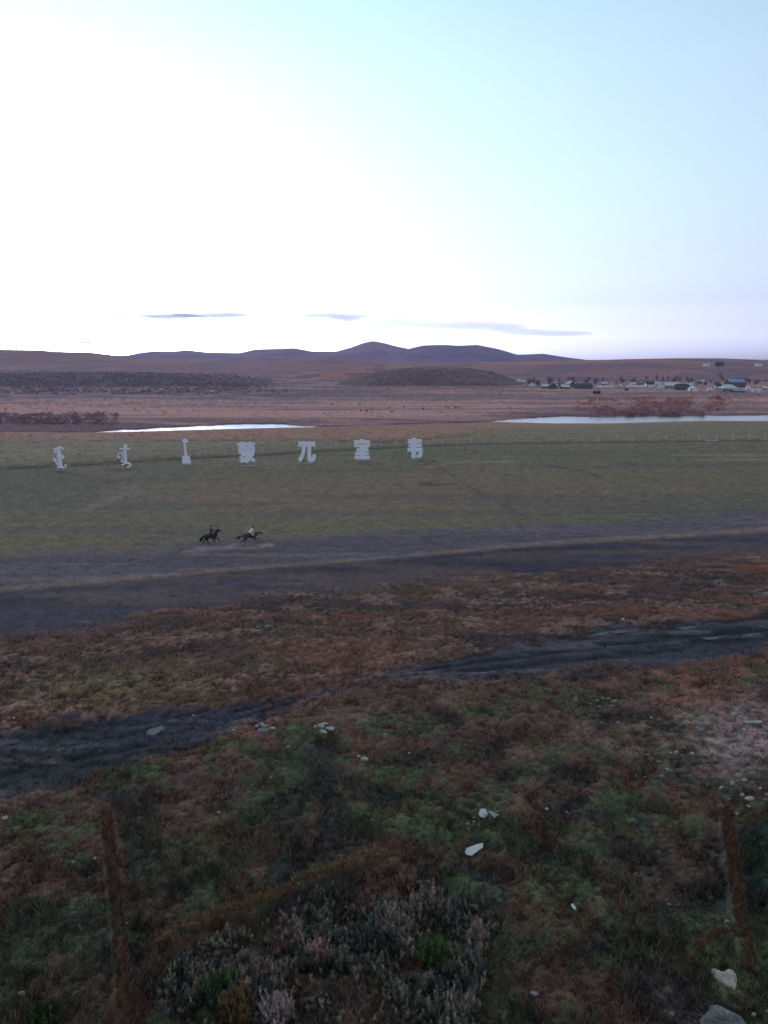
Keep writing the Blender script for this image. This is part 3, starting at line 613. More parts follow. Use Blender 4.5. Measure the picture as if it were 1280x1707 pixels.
for a in ((1117, 1254, 6, 5), (1128, 1251, 9, 6), (1137, 1256, 6, 5), (1153, 1254, 10, 6), (1097, 1267, 9, 5), (1127, 1266, 7, 4), (1078, 1256, 9, 4), (1112, 1281, 7, 4), (1141, 1246, 6, 4)):
    stone(*a, M_STONE, 'small pale stone of the rubble patch at right', G4)
G5 = 'pinkish stones on the brown weeds below the muddy track'
for a in ((995, 1167, 8, 5), (1004, 1163, 7, 5), (1014, 1162, 8, 5), (1024, 1170, 9, 5), (999, 1176, 8, 5), (984, 1172, 7, 4), (1020, 1178, 7, 4), (960, 1166, 8, 4)):
    stone(*a, M_STONEP, 'pinkish stone among brown weeds below the muddy track', G5)
# the two big rocks
def rock(name, px, py, w, h, mat, label, outline):
    p = gp(px, py + h * .5); p.z = zat(p.x, p.y); s = mpp(p); bm = bmesh.new()
    dep = math.atan2(CH, p.y); n = len(outline); rings = []
    for k, (sc_, lift) in enumerate(((1.04, -.25), (1.0, .25), (.86, .62), (.5, .86), (.16, .93))):
        ring = []
        for i, (a, b) in enumerate(outline):
            r = random.uniform(.93, 1.07)
            ring.append(bm.verts.new((a * w * .5 * sc_ * r * s, b * h * .62 / math.sin(dep) * sc_ * r * s * .9, lift * .34 * h * s * random.uniform(.85, 1.12))))
        rings.append(ring)
    for r0, r1 in zip(rings[:-1], rings[1:]):
        for i in range(n): bm.faces.new((r0[i], r0[(i + 1) % n], r1[(i + 1) % n], r1[i]))
    bm.faces.new(rings[-1]); bmesh.ops.triangulate(bm, faces=bm.faces[:]); bmesh.ops.subdivide_edges(bm, edges=bm.edges[:], cuts=1, use_grid_fill=True)
    for v in bm.verts: v.co += Vector((random.uniform(-1, 1), random.uniform(-1, 1), random.uniform(-1, 1))) * .022
    bmesh.ops.recalc_face_normals(bm, faces=bm.faces[:])
    me = bpy.data.meshes.new(name); bm.to_mesh(me); bm.free()
    p.y += h * .35 * s / math.sin(dep) * .6
    o = link(name, me, mat, None, p); o.location.z = zat(p.x, p.y) - .02
    return tag(o, label, 'rock')
M_ROCK = mat_plain('tan_rock', (.42, .32, .265), .9, .22, 2.5, .2, .6)
M_BOULD = mat_plain('grey_boulder', (.13, .122, .115), .95, .5, 1.6, .2, .8)
rock('rock', 1218, 1630, 38, 34, M_ROCK, 'pale tan heart shaped rock in the bottom right corner',
     [(-.95, .62), (-1.0, .9), (-.72, 1.05), (-.4, .8), (-.1, .62), (.2, .78), (.62, .92), (.95, .7), (1.02, .35), (.72, -.1), (.38, -.55), (0, -1.0), (-.28, -.7), (-.62, -.2)])
rock('boulder', 1218, 1704, 80, 58, M_BOULD, 'big grey lichen covered boulder at the bottom right picture edge',
     [(-1, -.1), (-.95, .3), (-.7, .55), (-.4, .75), (-.3, 1.0), (0, 1.02), (.3, .9), (.6, .7), (.85, .5), (1, .1), (.9, -.4), (.5, -.8), (0, -1), (-.5, -.9), (-.85, -.6)])
# flat litter
def sheet(name, pts, mat, label, cat, th=.025, tilt=.05, lift=.1):
    P = [gp(*q) for q in pts]; c = sum(P, Vector()) / len(P); z0 = max(zat(p.x, p.y) for p in P)
    bm = bmesh.new(); top = [bm.verts.new(((p.x - c.x), (p.y - c.y), th + (p.y - c.y) * tilt + random.uniform(-.02, .02))) for p in P]
    bot = [bm.verts.new((v.co.x, v.co.y, v.co.z - th)) for v in top]; n = len(P)
    bm.faces.new(top); bm.faces.new(bot[::-1])
    for i in range(n): bm.faces.new((top[i], bot[i], bot[(i + 1) % n], top[(i + 1) % n]))
    bmesh.ops.recalc_face_normals(bm, faces=bm.faces[:])
    me = bpy.data.meshes.new(name); bm.to_mesh(me); bm.free()
    return tag(link(name, me, mat, None, (c.x, c.y, z0 + lift)), label, cat)
cz = lambda l: [(740 + a / 10.667, 1330 + b / 10.667) for a, b in l]
sheet('torn_sheet', cz([(370, 1035), (400, 1090), (495, 1100), (600, 1020), (690, 965), (692, 890), (570, 910), (390, 975)]), M_WHITE, 'flat torn white sheet lying on grass above the weed thicket', 'litter')
sheet('torn_sheet', cz([(615, 335), (640, 270), (690, 268), (740, 265), (785, 350), (715, 380), (650, 365)]), M_WHITE, 'larger white torn scrap of the litter cluster', 'litter', tilt=.3)
sheet('torn_sheet', cz([(775, 295), (880, 320), (960, 355), (900, 400), (830, 350)]), M_WHITEG, 'greyish torn scrap at the right of the litter cluster', 'litter', tilt=.2)
G6 = 'small scraps of the white litter cluster'
for a in ((789.5, 1367.5, 6, 5), (779, 1373.5, 6, 5), (796, 1375, 6, 5), (789.5, 1359, 4, 4)):
    stone(*a, M_WHITE, 'small white scrap in the litter cluster', G6, name='scrap', cat='litter')
for a in ((781.5, 1381, 5, 6), (798.5, 1369, 6, 6)):
    stone(*a, M_WHITEG, 'small grey scrap in the litter cluster', 'small grey scraps of the litter cluster', name='scrap', cat='litter')
sheet('torn_sheet', [(951, 1512), (955, 1511), (960, 1517), (959, 1520), (954, 1517)], M_WHITE, 'small slim white scrap alone on dark grass at right', 'litter', tilt=.1)
sheet('plank', [(1240, 1207.5), (1268, 1207), (1270, 1210), (1241, 1211)], M_STONE, 'pale plank lying at the right edge above the gravel', 'plank', .06, 0, .06)

# puddles on the muddy track
M_PUD = mat_water('puddle_water', (.05, .045, .045), .3, 6.0, .5); M_PUD.node_tree.nodes['Principled BSDF'].inputs['Specular IOR Level'].default_value = .16
def puddle(pts, label, dz=.015):
    P = [gp(*q) for q in pts]; c = sum(P, Vector()) / len(P); bm = bmesh.new(); n = len(P); m = 40; vs_ = []
    for i in range(m):
        f = i / m * n; a, b = P[int(f) % n], P[(int(f) + 1) % n]; q = a.lerp(b, f - int(f)); k = 1 + random.uniform(-.10, .10)
        vs_.append(bm.verts.new(((q.x - c.x) * k, (q.y - c.y) * k, 0)))
    bm.faces.new(vs_); bmesh.ops.triangulate(bm, faces=bm.faces[:])
    me = bpy.data.meshes.new('puddle'); bm.to_mesh(me); bm.free()
    zz = [zat(c.x + v.co.x * .8, c.y + v.co.y * .8) for v in me.vertices]
    o = link('puddle', me, M_PUD, None, (c.x, c.y, float(np.mean(zz)) + dz)); o['label'] = label; o['kind'] = 'structure'
    return o
puddle([(733, 1082), (745, 1079), (770, 1078.5), (768, 1083), (745, 1085)], 'pale puddle on the upper edge of the muddy track')
puddle([(783, 1080), (795, 1078), (803, 1079), (796, 1081.5)], 'smaller pale puddle beside the first')
puddle([(985, 1056), (1010, 1051), (1040, 1048), (1066, 1047), (1060, 1051), (1030, 1054), (1000, 1058)], 'long wet rut on the muddy track')
puddle([(1125, 1043), (1160, 1039), (1165, 1041), (1140, 1046)], 'thin wet rut on the muddy track')
puddle([(1170, 1060), (1225, 1056), (1280, 1051), (1280, 1055), (1225, 1060), (1180, 1064)], 'thin wet rut at the right of the muddy track')
puddle([(232, 1224), (250, 1213), (268, 1208), (276, 1212), (262, 1221), (245, 1227)], 'bluish puddle on the left of the muddy track')
puddle([(1252, 992), (1268, 988), (1290, 986), (1290, 992), (1265, 995)], 'wet patch at the right edge of the brown ground')

# ------------------------------------------------------------------ big sign characters on the meadow
M_SIGN = mat_plain('sign_white_paint', (.90, .80, .88), .55, .02, .8, .3)
M_STEEL = mat_plain('sign_frame_steel', (.16, .15, .16), .6, .2, 3, .4)
M_CONC = mat_plain('concrete_foot', (.42, .39, .38), .9, .2, 4, .2)
def ribbon(pts, w, closed=False):
    """outline quads of a thick polyline in the x-z plane -> list of (left,right) pairs"""
    n = len(pts); out = []
    for i, (x, z) in enumerate(pts):
        a = pts[(i - 1) % n] if (closed or i > 0) else pts[i]; b = pts[(i + 1) % n] if (closed or i < n - 1) else pts[i]
        tx, tz = b[0] - a[0], b[1] - a[1]; l = math.hypot(tx, tz) or 1; nx, nz = -tz / l, tx / l
        ww = w[i] if isinstance(w, (list, tuple)) else w
        out.append(((x + nx * ww / 2, z + nz * ww / 2), (x - nx * ww / 2, z - nz * ww / 2)))
    return out
def stroke_mesh(kind, data, depth, yoff):
    bm = bmesh.new()
    def prism(poly):
        fr = [bm.verts.new((x, yoff - depth / 2, z)) for x, z in poly]; bk = [bm.verts.new((x, depth / 2 - yoff * .5, z)) for x, z in poly]; n = len(poly)
        bm.faces.new(fr); bm.faces.new(bk[::-1])
        for i in range(n): bm.faces.new((fr[i], bk[i], bk[(i + 1) % n], fr[(i + 1) % n]))
    if kind == 'poly': prism(data)
    else:
        pts, w, closed = data; rb = ribbon(pts, w, closed); n = len(rb); fr = [[bm.verts.new((q[0], yoff - depth / 2, q[1])) for q in pr] for pr in rb]; bk = [[bm.verts.new((q[0], depth / 2 - yoff * .5, q[1])) for q in pr] for pr in rb]
        for i in range(n if closed else n - 1):
            j = (i + 1) % n
            bm.faces.new((fr[i][0], fr[j][0], fr[j][1], fr[i][1])); bm.faces.new((bk[i][0], bk[i][1], bk[j][1], bk[j][0]))
            bm.faces.new((fr[i][0], bk[i][0], bk[j][0], fr[j][0])); bm.faces.new((fr[i][1], fr[j][1], bk[j][1], bk[i][1]))
        if not closed:
            for k in (0, n - 1): bm.faces.new((fr[k][0], fr[k][1], bk[k][1], bk[k][0]))
    bmesh.ops.recalc_face_normals(bm, faces=bm.faces[:])
    me = bpy.data.meshes.new('stroke'); bm.to_mesh(me); bm.free(); return me
def sign(cx, foot, strokes, supports, label):
    """strokes given in photo pixels; the sign stands on the meadow at (cx, foot)"""
    p = hit(cx, foot); s = mpp(p); root = empty('sign_character', p)
    cv = lambda q: ((q[0] - cx) * s, (foot - q[1]) * s)
    for i, st in enumerate(strokes):
        yo = -.006 * i
        if st[0] == 'p': me = stroke_mesh('poly', [cv(q) for q in st[1]], .30, yo)
        elif st[0] == 'b': x0, x1, y0, y1 = st[1]; me = stroke_mesh('poly', [cv(q) for q in ((x0, y0), (x1, y0), (x1, y1), (x0, y1))], .30, yo)
        else: w = st[2]; me = stroke_mesh('line', ([cv(q) for q in st[1]], [k * s for k in w] if isinstance(w, (list, tuple)) else w * s, len(st) > 3), .30, yo)
        link('stroke', me, M_SIGN, root)
    for sx, top in supports:
        x = (sx - cx) * s; h = (foot - top) * s
        bm = bmesh.new()
        for (y0, y1) in ((.20, .30),):
            g = bmesh.ops.create_cube(bm, size=1); 
            for v in g['verts']: v.co = Vector((x + v.co.x * .10, .25 + v.co.y * .10, v.co.z * (h + .3) + h / 2 - .15))
        g = bmesh.ops.create_cube(bm, size=1)                                  # raking brace behind
        for v in g['verts']:
            t = v.co.z + .5; v.co = Vector((x + v.co.x * .08, .30 + v.co.y * .08 + (1 - t) * h * .45, t * h * .85 - .1))
        me = bpy.data.meshes.new('support_post'); bm.to_mesh(me); bm.free(); link('support_post', me, M_STEEL, root)
    x0, x1 = min(a for a, _ in supports), max(a for a, _ in supports)
    bm = bmesh.new(); g = bmesh.ops.create_cube(bm, size=1)
    for v in g['verts']: v.co = Vector((v.co.x * ((x1 - x0) * s + .9), v.co.y * .5 + .2, v.co.z * .3 + .02))
    me = bpy.data.meshes.new('footing'); bm.to_mesh(me); bm.free(); link('footing', me, M_CONC, root)
    return tag(root, label, 'sign', 'giant white characters standing in a row on the meadow')
def ring(cx, cy, rx, ry, n=12, a0=0, a1=360): return [(cx + rx * math.cos(math.radians(a0 + (a1 - a0) * i / n)), cy + ry * math.sin(math.radians(a0 + (a1 - a0) * i / n))) for i in range(n if a1 - a0 == 360 else n + 1)]
sign(100, 784, [('l', [(100.5, 744), (101, 760), (101.5, 779)], [3, 5.5, 5.5]), ('l', [(92, 748), (97, 747.5), (101, 746)], 2.4), ('l', [(101, 745), (105, 746.5), (108, 749)], 2.4),
     ('l', ring(96.5, 752, 2.6, 2.2), 1.6, 1), ('l', [(96, 761), (99, 759.5), (103, 759), (106.5, 761), (107, 763.5), (104.5, 764.8), (101, 763.5)], 2.2),
     ('l', [(91.5, 763), (91, 766), (93.5, 769.5), (95, 764.5)], 1.9), ('l', ring(97.2, 772, 2.2, 2.2), 1.6, 1), ('l', [(96, 778.5), (101, 779), (107, 779.5), (110, 777), (109.5, 775.5), (111.5, 776)], 2.5)],
     [(98, 776), (103, 776)], 'leftmost white vertical script character of the sign row')
sign(210, 781, [('l', [(210.5, 741.5), (210.5, 757), (210.5, 771)], [2.5, 3.4, 3.8]), ('l', ring(211, 743, 2, 2), 1.8, 1), ('l', [(202, 748.5), (207, 748), (210.5, 746)], 2.3), ('l', [(210.5, 745.5), (214, 748), (218, 748)], 2.3),
     ('l', [(200, 755.5), (205, 754.5), (209, 752)], 2.0), ('l', [(199, 757.5), (197.8, 760), (200.2, 763.2), (201, 762)], 1.9), ('l', [(205, 758.5), (210, 757)], 1.9), ('l', [(205, 762.5), (210, 761.5)], 1.9),
     ('l', ring(206.5, 768, 3.0, 2.3), 1.7, 1), ('l', [(203.5, 775), (207, 773.5), (211, 771.5), (215.5, 772), (218, 774.5), (216.5, 777.5), (212, 778.2)], 2.6)],
     [(208.5, 770), (212, 770)], 'second white vertical script character from the left of the sign row')
sign(310.5, 776, [('l', ring(309.8, 734.6, 2.3, 2.3), 2.8, 1), ('b', (307.8, 312, 732.5, 738)), ('b', (312, 315.6, 734.6, 737)), ('l', [(309.6, 737), (310.2, 750), (310.4, 761)], [3.4, 3.0, 3.6]),
     ('p', [(304.8, 760.2), (316.3, 760.2), (318.4, 772.6), (303.6, 772.6)])], [(306, 770), (315, 770)], 'thin stalk shaped white character with a box foot, third from the left')
sign(412, 777, [('b', (397, 426, 738, 742.6)), ('b', (402.5, 407.5, 736.8, 745)), ('b', (415.5, 420.5, 736.6, 745)), ('b', (398.4, 425.2, 744.0, 748.0)), ('b', (398.2, 402.6, 746.5, 752.5)), ('b', (420.8, 425.4, 746.5, 752.5)),
     ('b', (403.4, 420.0, 748.8, 752.2)), ('b', (399.0, 424.6, 752.8, 756.6)), ('p', [(408, 756), (415, 756), (417.2, 762), (416.4, 768.5), (413, 771.4), (408, 770.4), (411.2, 767.4), (411.6, 762)]),
     ('p', [(406, 756), (411.6, 757), (402.5, 763.4), (398.6, 761.6)]), ('p', [(410.6, 760), (412.6, 763.2), (402.0, 769.2), (399.2, 765.8)]), ('p', [(411.4, 764.6), (412, 768), (404.0, 771.4), (400.2, 769.6)]),
     ('p', [(415.6, 758.6), (421.6, 756.2), (424.2, 759.4), (417.4, 763.2)]), ('p', [(415.2, 760.6), (418.6, 760.6), (426.0, 767.6), (422.6, 770.6), (416.6, 765.4)]), ('p', [(403, 756), (420, 756), (418, 760), (404.5, 760)])],
     [(404, 766), (420, 766)], 'dense many stroked white character, fourth from the left')
sign(512, 773, [('b', (498, 526.2, 736, 744)), ('p', [(503.8, 743.5), (510.0, 743.5), (509.0, 754), (506.6, 762), (501.2, 770.6), (496.8, 764.4), (500.8, 759.5), (503.0, 753)]),
     ('p', [(513.0, 743.5), (519.0, 743.5), (518.6, 760.0), (520.4, 762.0), (521.4, 759.4), (521.0, 757.0), (526.4, 757.4), (526.2, 765), (523.8, 769.2), (519, 770.4), (514.6, 769.6), (512.4, 766.0)])],
     [(506, 745), (516, 745)], 'white three stroke character shaped like a gate, fifth from the left')
sign(603.5, 769, [('b', (600, 606.4, 732, 736)), ('b', (590.2, 616.6, 734, 739.6)), ('b', (590.4, 595.2, 739, 745.2)), ('b', (611.6, 616.4, 739, 745.2)), ('b', (594.6, 612.6, 741.2, 745.0)),
     ('p', [(600, 744.6), (608, 744.6), (604, 748.6), (597, 749.4)]), ('p', [(594.4, 747.2), (613.4, 747.2), (614.6, 752.6), (593.6, 752.6)]), ('b', (600, 607.6, 748, 764)), ('p', [(607, 745.4), (612.4, 745.4), (615.0, 751), (610.6, 752)]),
     ('b', (592.0, 615.2, 754.2, 758.8)), ('b', (591, 616.6, 760.2, 765.4))], [(597, 762), (610, 762)], 'white character of stacked bars under a roof, sixth from the left')
sign(691.5, 767, [('b', (685.6, 693.4, 730, 763.6)), ('b', (679.8, 703, 732, 738.6)), ('b', (681.0, 703.2, 740.0, 745.0)), ('p', [(679.2, 746.4), (704.2, 746.4), (704.2, 752.6), (679.2, 752.6)]),
     ('p', [(697.4, 752), (704.2, 752), (703.8, 759), (700.6, 762.6), (694.6, 762.8), (694.4, 759.4), (697.4, 757.6)])], [(687, 760), (692, 760)], 'white banner like character at the right end of the sign row')

# ------------------------------------------------------------------ wire fence beyond the signs
M_POST = mat_plain('pale_concrete_post', (.60, .54, .55), .85, .1, 4, .2)
M_WIRE = mat_plain('fence_wire', (.20, .19, .19), .5, .1, 4, .4, 0, .6)
fr_ = hit(661, 742); fence = empty('wire_fence', fr_)
PX = [343, 375, 407, 438, 468, 497, 525, 553, 582, 609, 635, 661, 687, 712, 737.5, 762, 785, 809, 835, 861, 888, 915, 943, 970, 998, 1027, 1054, 1082, 1110, 1137, 1165, 1194, 1221, 1248, 1275, 1302, 1330]
pb = bmesh.new()
for x_, y_, z_, h_ in ((0, 0, 0, 1.0),):
    g = bmesh.ops.create_cube(pb, size=1)
    for v in g['verts']: v.co = Vector((v.co.x * .13 * (1 if v.co.z < 0 else .85), v.co.y * .13, (v.co.z + .5) * 1.85 - .25))
    bmesh.ops.bevel(pb, geom=pb.edges[:], offset=.015, segments=1)
pm = bpy.data.meshes.new('post'); pb.to_mesh(pm); pb.free(); pm.materials.append(M_POST)
tops = []
for k, px in enumerate(PX):
    q = hit(px, float(np.interp(px, [343, 438, 553, 661, 809, 943, 1275, 1330], [761, 755.5, 748.5, 743.5, 738.5, 736, 732.5, 732])))
    o = bpy.data.objects.new('post', pm); COL.objects.link(o); o.parent = fence; o.location = q - fr_
    o.rotation_euler = (random.uniform(-.05, .05), random.uniform(-.06, .06), random.uniform(-.2, .2)); o.scale.z = random.uniform(.9, 1.1)
    tops.append(q - fr_)
for hz_ in (.45, .9, 1.3):
    bm = bmesh.new(); prev = None
    for q in tops:
        cur = [bm.verts.new((q.x, q.y + a, q.z + hz_ + b)) for a, b in ((-.008, 0), (.008, .006), (.008, -.006))]
        if prev:
            for i in range(3): bm.faces.new((prev[i], prev[(i + 1) % 3], cur[(i + 1) % 3], cur[i]))
        prev = cur
    me = bpy.data.meshes.new('wire'); bm.to_mesh(me); bm.free(); link('wire', me, M_WIRE, fence)
tag(fence, 'long wire fence with pale concrete posts behind the white characters', 'fence')
q = hit(1188, 736)
bm = bmesh.new()
for x0, x1, z0, z1 in ((-2.0, 1.6, .25, .42), (-1.7, -1.5, -.1, .3), (1.2, 1.4, -.1, .3)):
    g = bmesh.ops.create_cube(bm, size=1)
    for v in g['verts']: v.co = Vector(((x0 + x1) / 2 + v.co.x * (x1 - x0), v.co.y * .4, (z0 + z1) / 2 + v.co.z * (z1 - z0)))
me = bpy.data.meshes.new('bench'); bm.to_mesh(me); bm.free()
tag(link('bench', me, M_POST, None, q), 'low white bench like bar at the foot of the wire fence', 'bench')

# ------------------------------------------------------------------ riders
def tube_skel(chains, vox, name, mats, pick=None, extra=None):
    """chains of (x,y,z,r) -> tapered limbs fused into one surface"""
    bm = bmesh.new()
    def ball(c, r, sub=2, sc_=(1, 1, 1)):
        g = bmesh.ops.create_icosphere(bm, subdivisions=sub, radius=1)
        for v in g['verts']: v.co = Vector((v.co.x * r * sc_[0], v.co.y * r * sc_[1], v.co.z * r * sc_[2])) + c
    for ch in chains:
        for (a, b) in zip(ch[:-1], ch[1:]):
            A, B = Vector(a[:3]), Vector(b[:3]); d = B - A; q_ = d.to_track_quat('Z', 'Y').to_matrix(); n = 10; ra, rb = a[3], b[3]
            r0 = [bm.verts.new(A + q_ @ Vector((math.cos(i * 6.2832 / n) * ra, math.sin(i * 6.2832 / n) * ra, 0))) for i in range(n)]
            r1 = [bm.verts.new(B + q_ @ Vector((math.cos(i * 6.2832 / n) * rb, math.sin(i * 6.2832 / n) * rb, 0))) for i in range(n)]
            for i in range(n): bm.faces.new((r0[i], r0[(i + 1) % n], r1[(i + 1) % n], r1[i]))
            bm.faces.new(r0[::-1]); bm.faces.new(r1)
        for a in ch: ball(Vector(a[:3]), a[3])
    for c, r, s_ in (extra or []): ball(Vector(c), r, 2, s_)
    bmesh.ops.recalc_face_normals(bm, faces=bm.faces[:])
    me = bpy.data.meshes.new(name); bm.to_mesh(me); bm.free()
    o = bpy.data.objects.new(name, me); COL.objects.link(o)
    rm = o.modifiers.new('r', 'REMESH'); rm.mode = 'VOXEL'; rm.voxel_size = vox
    sm = o.modifiers.new('s', 'SMOOTH'); sm.factor = .5; sm.iterations = 3
    dg = bpy.context.evaluated_depsgraph_get(); m2 = bpy.data.meshes.new_from_object(o.evaluated_get(dg)); bpy.data.objects.remove(o)
    m2.name = name; m2.materials.clear()
    for m in mats: m2.materials.append(m)
    if pick:
        for pl in m2.polygons: pl.material_index = pick(pl.center)
    m2.polygons.foreach_set('use_smooth', np.ones(len(m2.polygons), bool))
    return m2
def hair_strip(pts, w, n, ln, seed, droop):
    rs = np.random.default_rng(seed); v = []; f = []
    for k in range(n):
        t = rs.random() * (len(pts) - 1); i = int(t); a = Vector(pts[i]).lerp(Vector(pts[min(i + 1, len(pts) - 1)]), t - i)
        l = ln * rs.uniform(.6, 1.2); d = Vector(droop) + Vector(rs.normal(size=3)) * .25; d.normalize(); sw = Vector((rs.normal(), rs.normal(), 0)).normalized() * w
        b = len(v); m_ = a + d * l * .5; e = a + d * l
        v += [tuple(a - sw), tuple(a + sw), tuple(m_ + sw), tuple(m_ - sw), tuple(e)]; f += [(b, b + 1, b + 2), (b, b + 2, b + 3), (b + 3, b + 2, b + 4)]
    return np_mesh('hair', v, f)
def make_horse(pos, heading, coat_c, dark_c, gallop, label, group):
    root = empty('horse', pos, heading)
    Mc = mat_plain('horse_coat', coat_c, .6, .25, 4, .3); Md = mat_plain('horse_hair', dark_c, .7, .3, 8, .2)
    if gallop:
        body = [(-.82, 0, 1.18, .20), (-.62, 0, 1.22, .27), (-.25, 0, 1.20, .28), (.15, 0, 1.16, .30), (.5, 0, 1.18, .27), (.70, 0, 1.24, .21)]
        neck = [(.62, 0, 1.26, .22), (.90, 0, 1.40, .155), (1.14, 0, 1.50, .115), (1.24, 0, 1.52, .11)]
        head = [(1.22, 0, 1.52, .115), (1.42, 0, 1.44, .085), (1.62, 0, 1.34, .062)]; ear = [(1.22, .06, 1.62), (1.22, -.06, 1.62)]
        legs = [[(-.66, .15, 1.10, .19), (-.46, .17, .86, .125), (-.86, .16, .60, .062), (-1.12, .15, .34, .045), (-1.24, .15, .20, .055)],
                [(-.66, -.15, 1.10, .19), (-.40, -.17, .84, .125), (-.66, -.16, .54, .062), (-.74, -.15, .22, .045), (-.66, -.15, .06, .055)],
                [(.52, .15, 1.06, .15), (.66, .16, .82, .085), (1.00, .15, .72, .052), (1.26, .15, .52, .042), (1.36, .15, .42, .052)],
                [(.52, -.15, 1.06, .15), (.58, -.16, .80, .085), (.74, -.15, .48, .052), (.98, -.15, .24, .042), (1.08, -.15, .14, .052)]]
        tail = [(-.98, 0, 1.22), (-1.12, 0, 1.2), (-1.2, 0, 1.12)]; td = (-1, 0, -.45); mane = [(.66, 0, 1.50), (.95, 0, 1.57), (1.2, 0, 1.63)]
        saddle = (.02, 0, 1.47)
    else:
        body = [(-.78, 0, 1.12, .20), (-.60, 0, 1.18, .27), (-.22, 0, 1.20, .28), (.15, 0, 1.22, .30), (.48, 0, 1.28, .27), (.62, 0, 1.38, .22)]
        neck = [(.56, 0, 1.42, .23), (.72, 0, 1.66, .17), (.84, 0, 1.88, .125), (.90, 0, 1.96, .11)]
        head = [(.88, 0, 1.97, .12), (1.08, 0, 1.88, .09), (1.27, 0, 1.74, .064)]; ear = [(.86, .06, 2.10), (.86, -.06, 2.10)]
        legs = [[(-.62, .15, 1.05, .19), (-.56, .17, .80, .125), (-.86, .16, .56, .062), (-.96, .15, .26, .045), (-1.06, .15, .12, .055)],
                [(-.62, -.15, 1.05, .19), (-.36, -.17, .80, .125), (-.44, -.16, .50, .062), (-.22, -.15, .22, .045), (-.10, -.15, .06, .055)],
                [(.46, .15, 1.10, .15), (.66, .16, .86, .085), (.94, .15, .70, .052), (1.02, .15, .44, .042), (.94, .15, .34, .052)],
                [(.46, -.15, 1.10, .15), (.44, -.16, .82, .085), (.42, -.15, .50, .052), (.38, -.15, .18, .042), (.44, -.15, .06, .052)]]
        tail = [(-.94, 0, 1.18), (-1.04, 0, 1.14), (-1.1, 0, 1.02)]; td = (-.45, 0, -1); mane = [(.58, 0, 1.70), (.68, 0, 1.86), (.78, 0, 2.04)]
        saddle = (.06, 0, 1.50)
    chains = [body, neck, head] + legs
    ex = [((e[0], e[1], e[2]), .05, (.5, .5, 1.5)) for e in ear] + [((head[0][0] + .02, 0, head[0][2] - .05), .11, (1, .8, 1))]
    me = tube_skel(chains, .03, 'body', [Mc, Md], lambda c: 1 if c.z < .34 else 0, ex)
    link('body', me, None, root)
    link('mane', hair_strip(mane, .02, 160, .26, 3, (-.5, .3, -.8)), Md, root)
    link('tail', hair_strip(tail, .022, 150, .6, 4, td), Md, root)
    for sgn in (-1, 1):                                            # eyes
        bm = bmesh.new(); bmesh.ops.create_icosphere(bm, subdivisions=1, radius=.022); e = bpy.data.meshes.new('eye'); bm.to_mesh(e); bm.free()
        link('eye', e, Md, root, (head[0][0] + .10, sgn * .092, head[0][2] + .01))
    sb = bmesh.new(); g = bmesh.ops.create_uvsphere(sb, u_segments=16, v_segments=10, radius=1)
    for v in g['verts']:
        x, y, z = v.co; v.co = Vector((x * .30, y * .30, z * .07 - .30 * abs(y) ** 2 * .6 + .06 * x * x * 2))
    sm = bpy.data.meshes.new('saddle'); sb.to_mesh(sm); sb.free(); link('saddle', sm, mat_plain('saddle_leather', (.05, .03, .025), .6, .3, 8), root, saddle, True)
    for sgn in (-1, 1):                                            # reins from the bit to the rider's hands
        a = Vector((head[2][0] - .06, sgn * .06, head[2][2])); b = Vector((saddle[0] + (.52 if gallop else .42), sgn * .08, saddle[2] + (.22 if gallop else .30)))
        bm = bmesh.new(); prev = None
        for i in range(9):
            t = i / 8; c = a.lerp(b, t) + Vector((0, 0, -.08 * math.sin(t * math.pi))); cur = [bm.verts.new(c + Vector((0, dy, dz))) for dy, dz in ((-.008, 0), (.008, .008), (.008, -.008))]
            if prev:
                for j in range(3): bm.faces.new((prev[j], prev[(j + 1) % 3], cur[(j + 1) % 3], cur[j]))
            prev = cur
        rmz = bpy.data.meshes.new('rein'); bm.to_mesh(rmz); bm.free(); link('rein', rmz, Md, root)
    tag(root, label, 'horse', group)
    return root, saddle
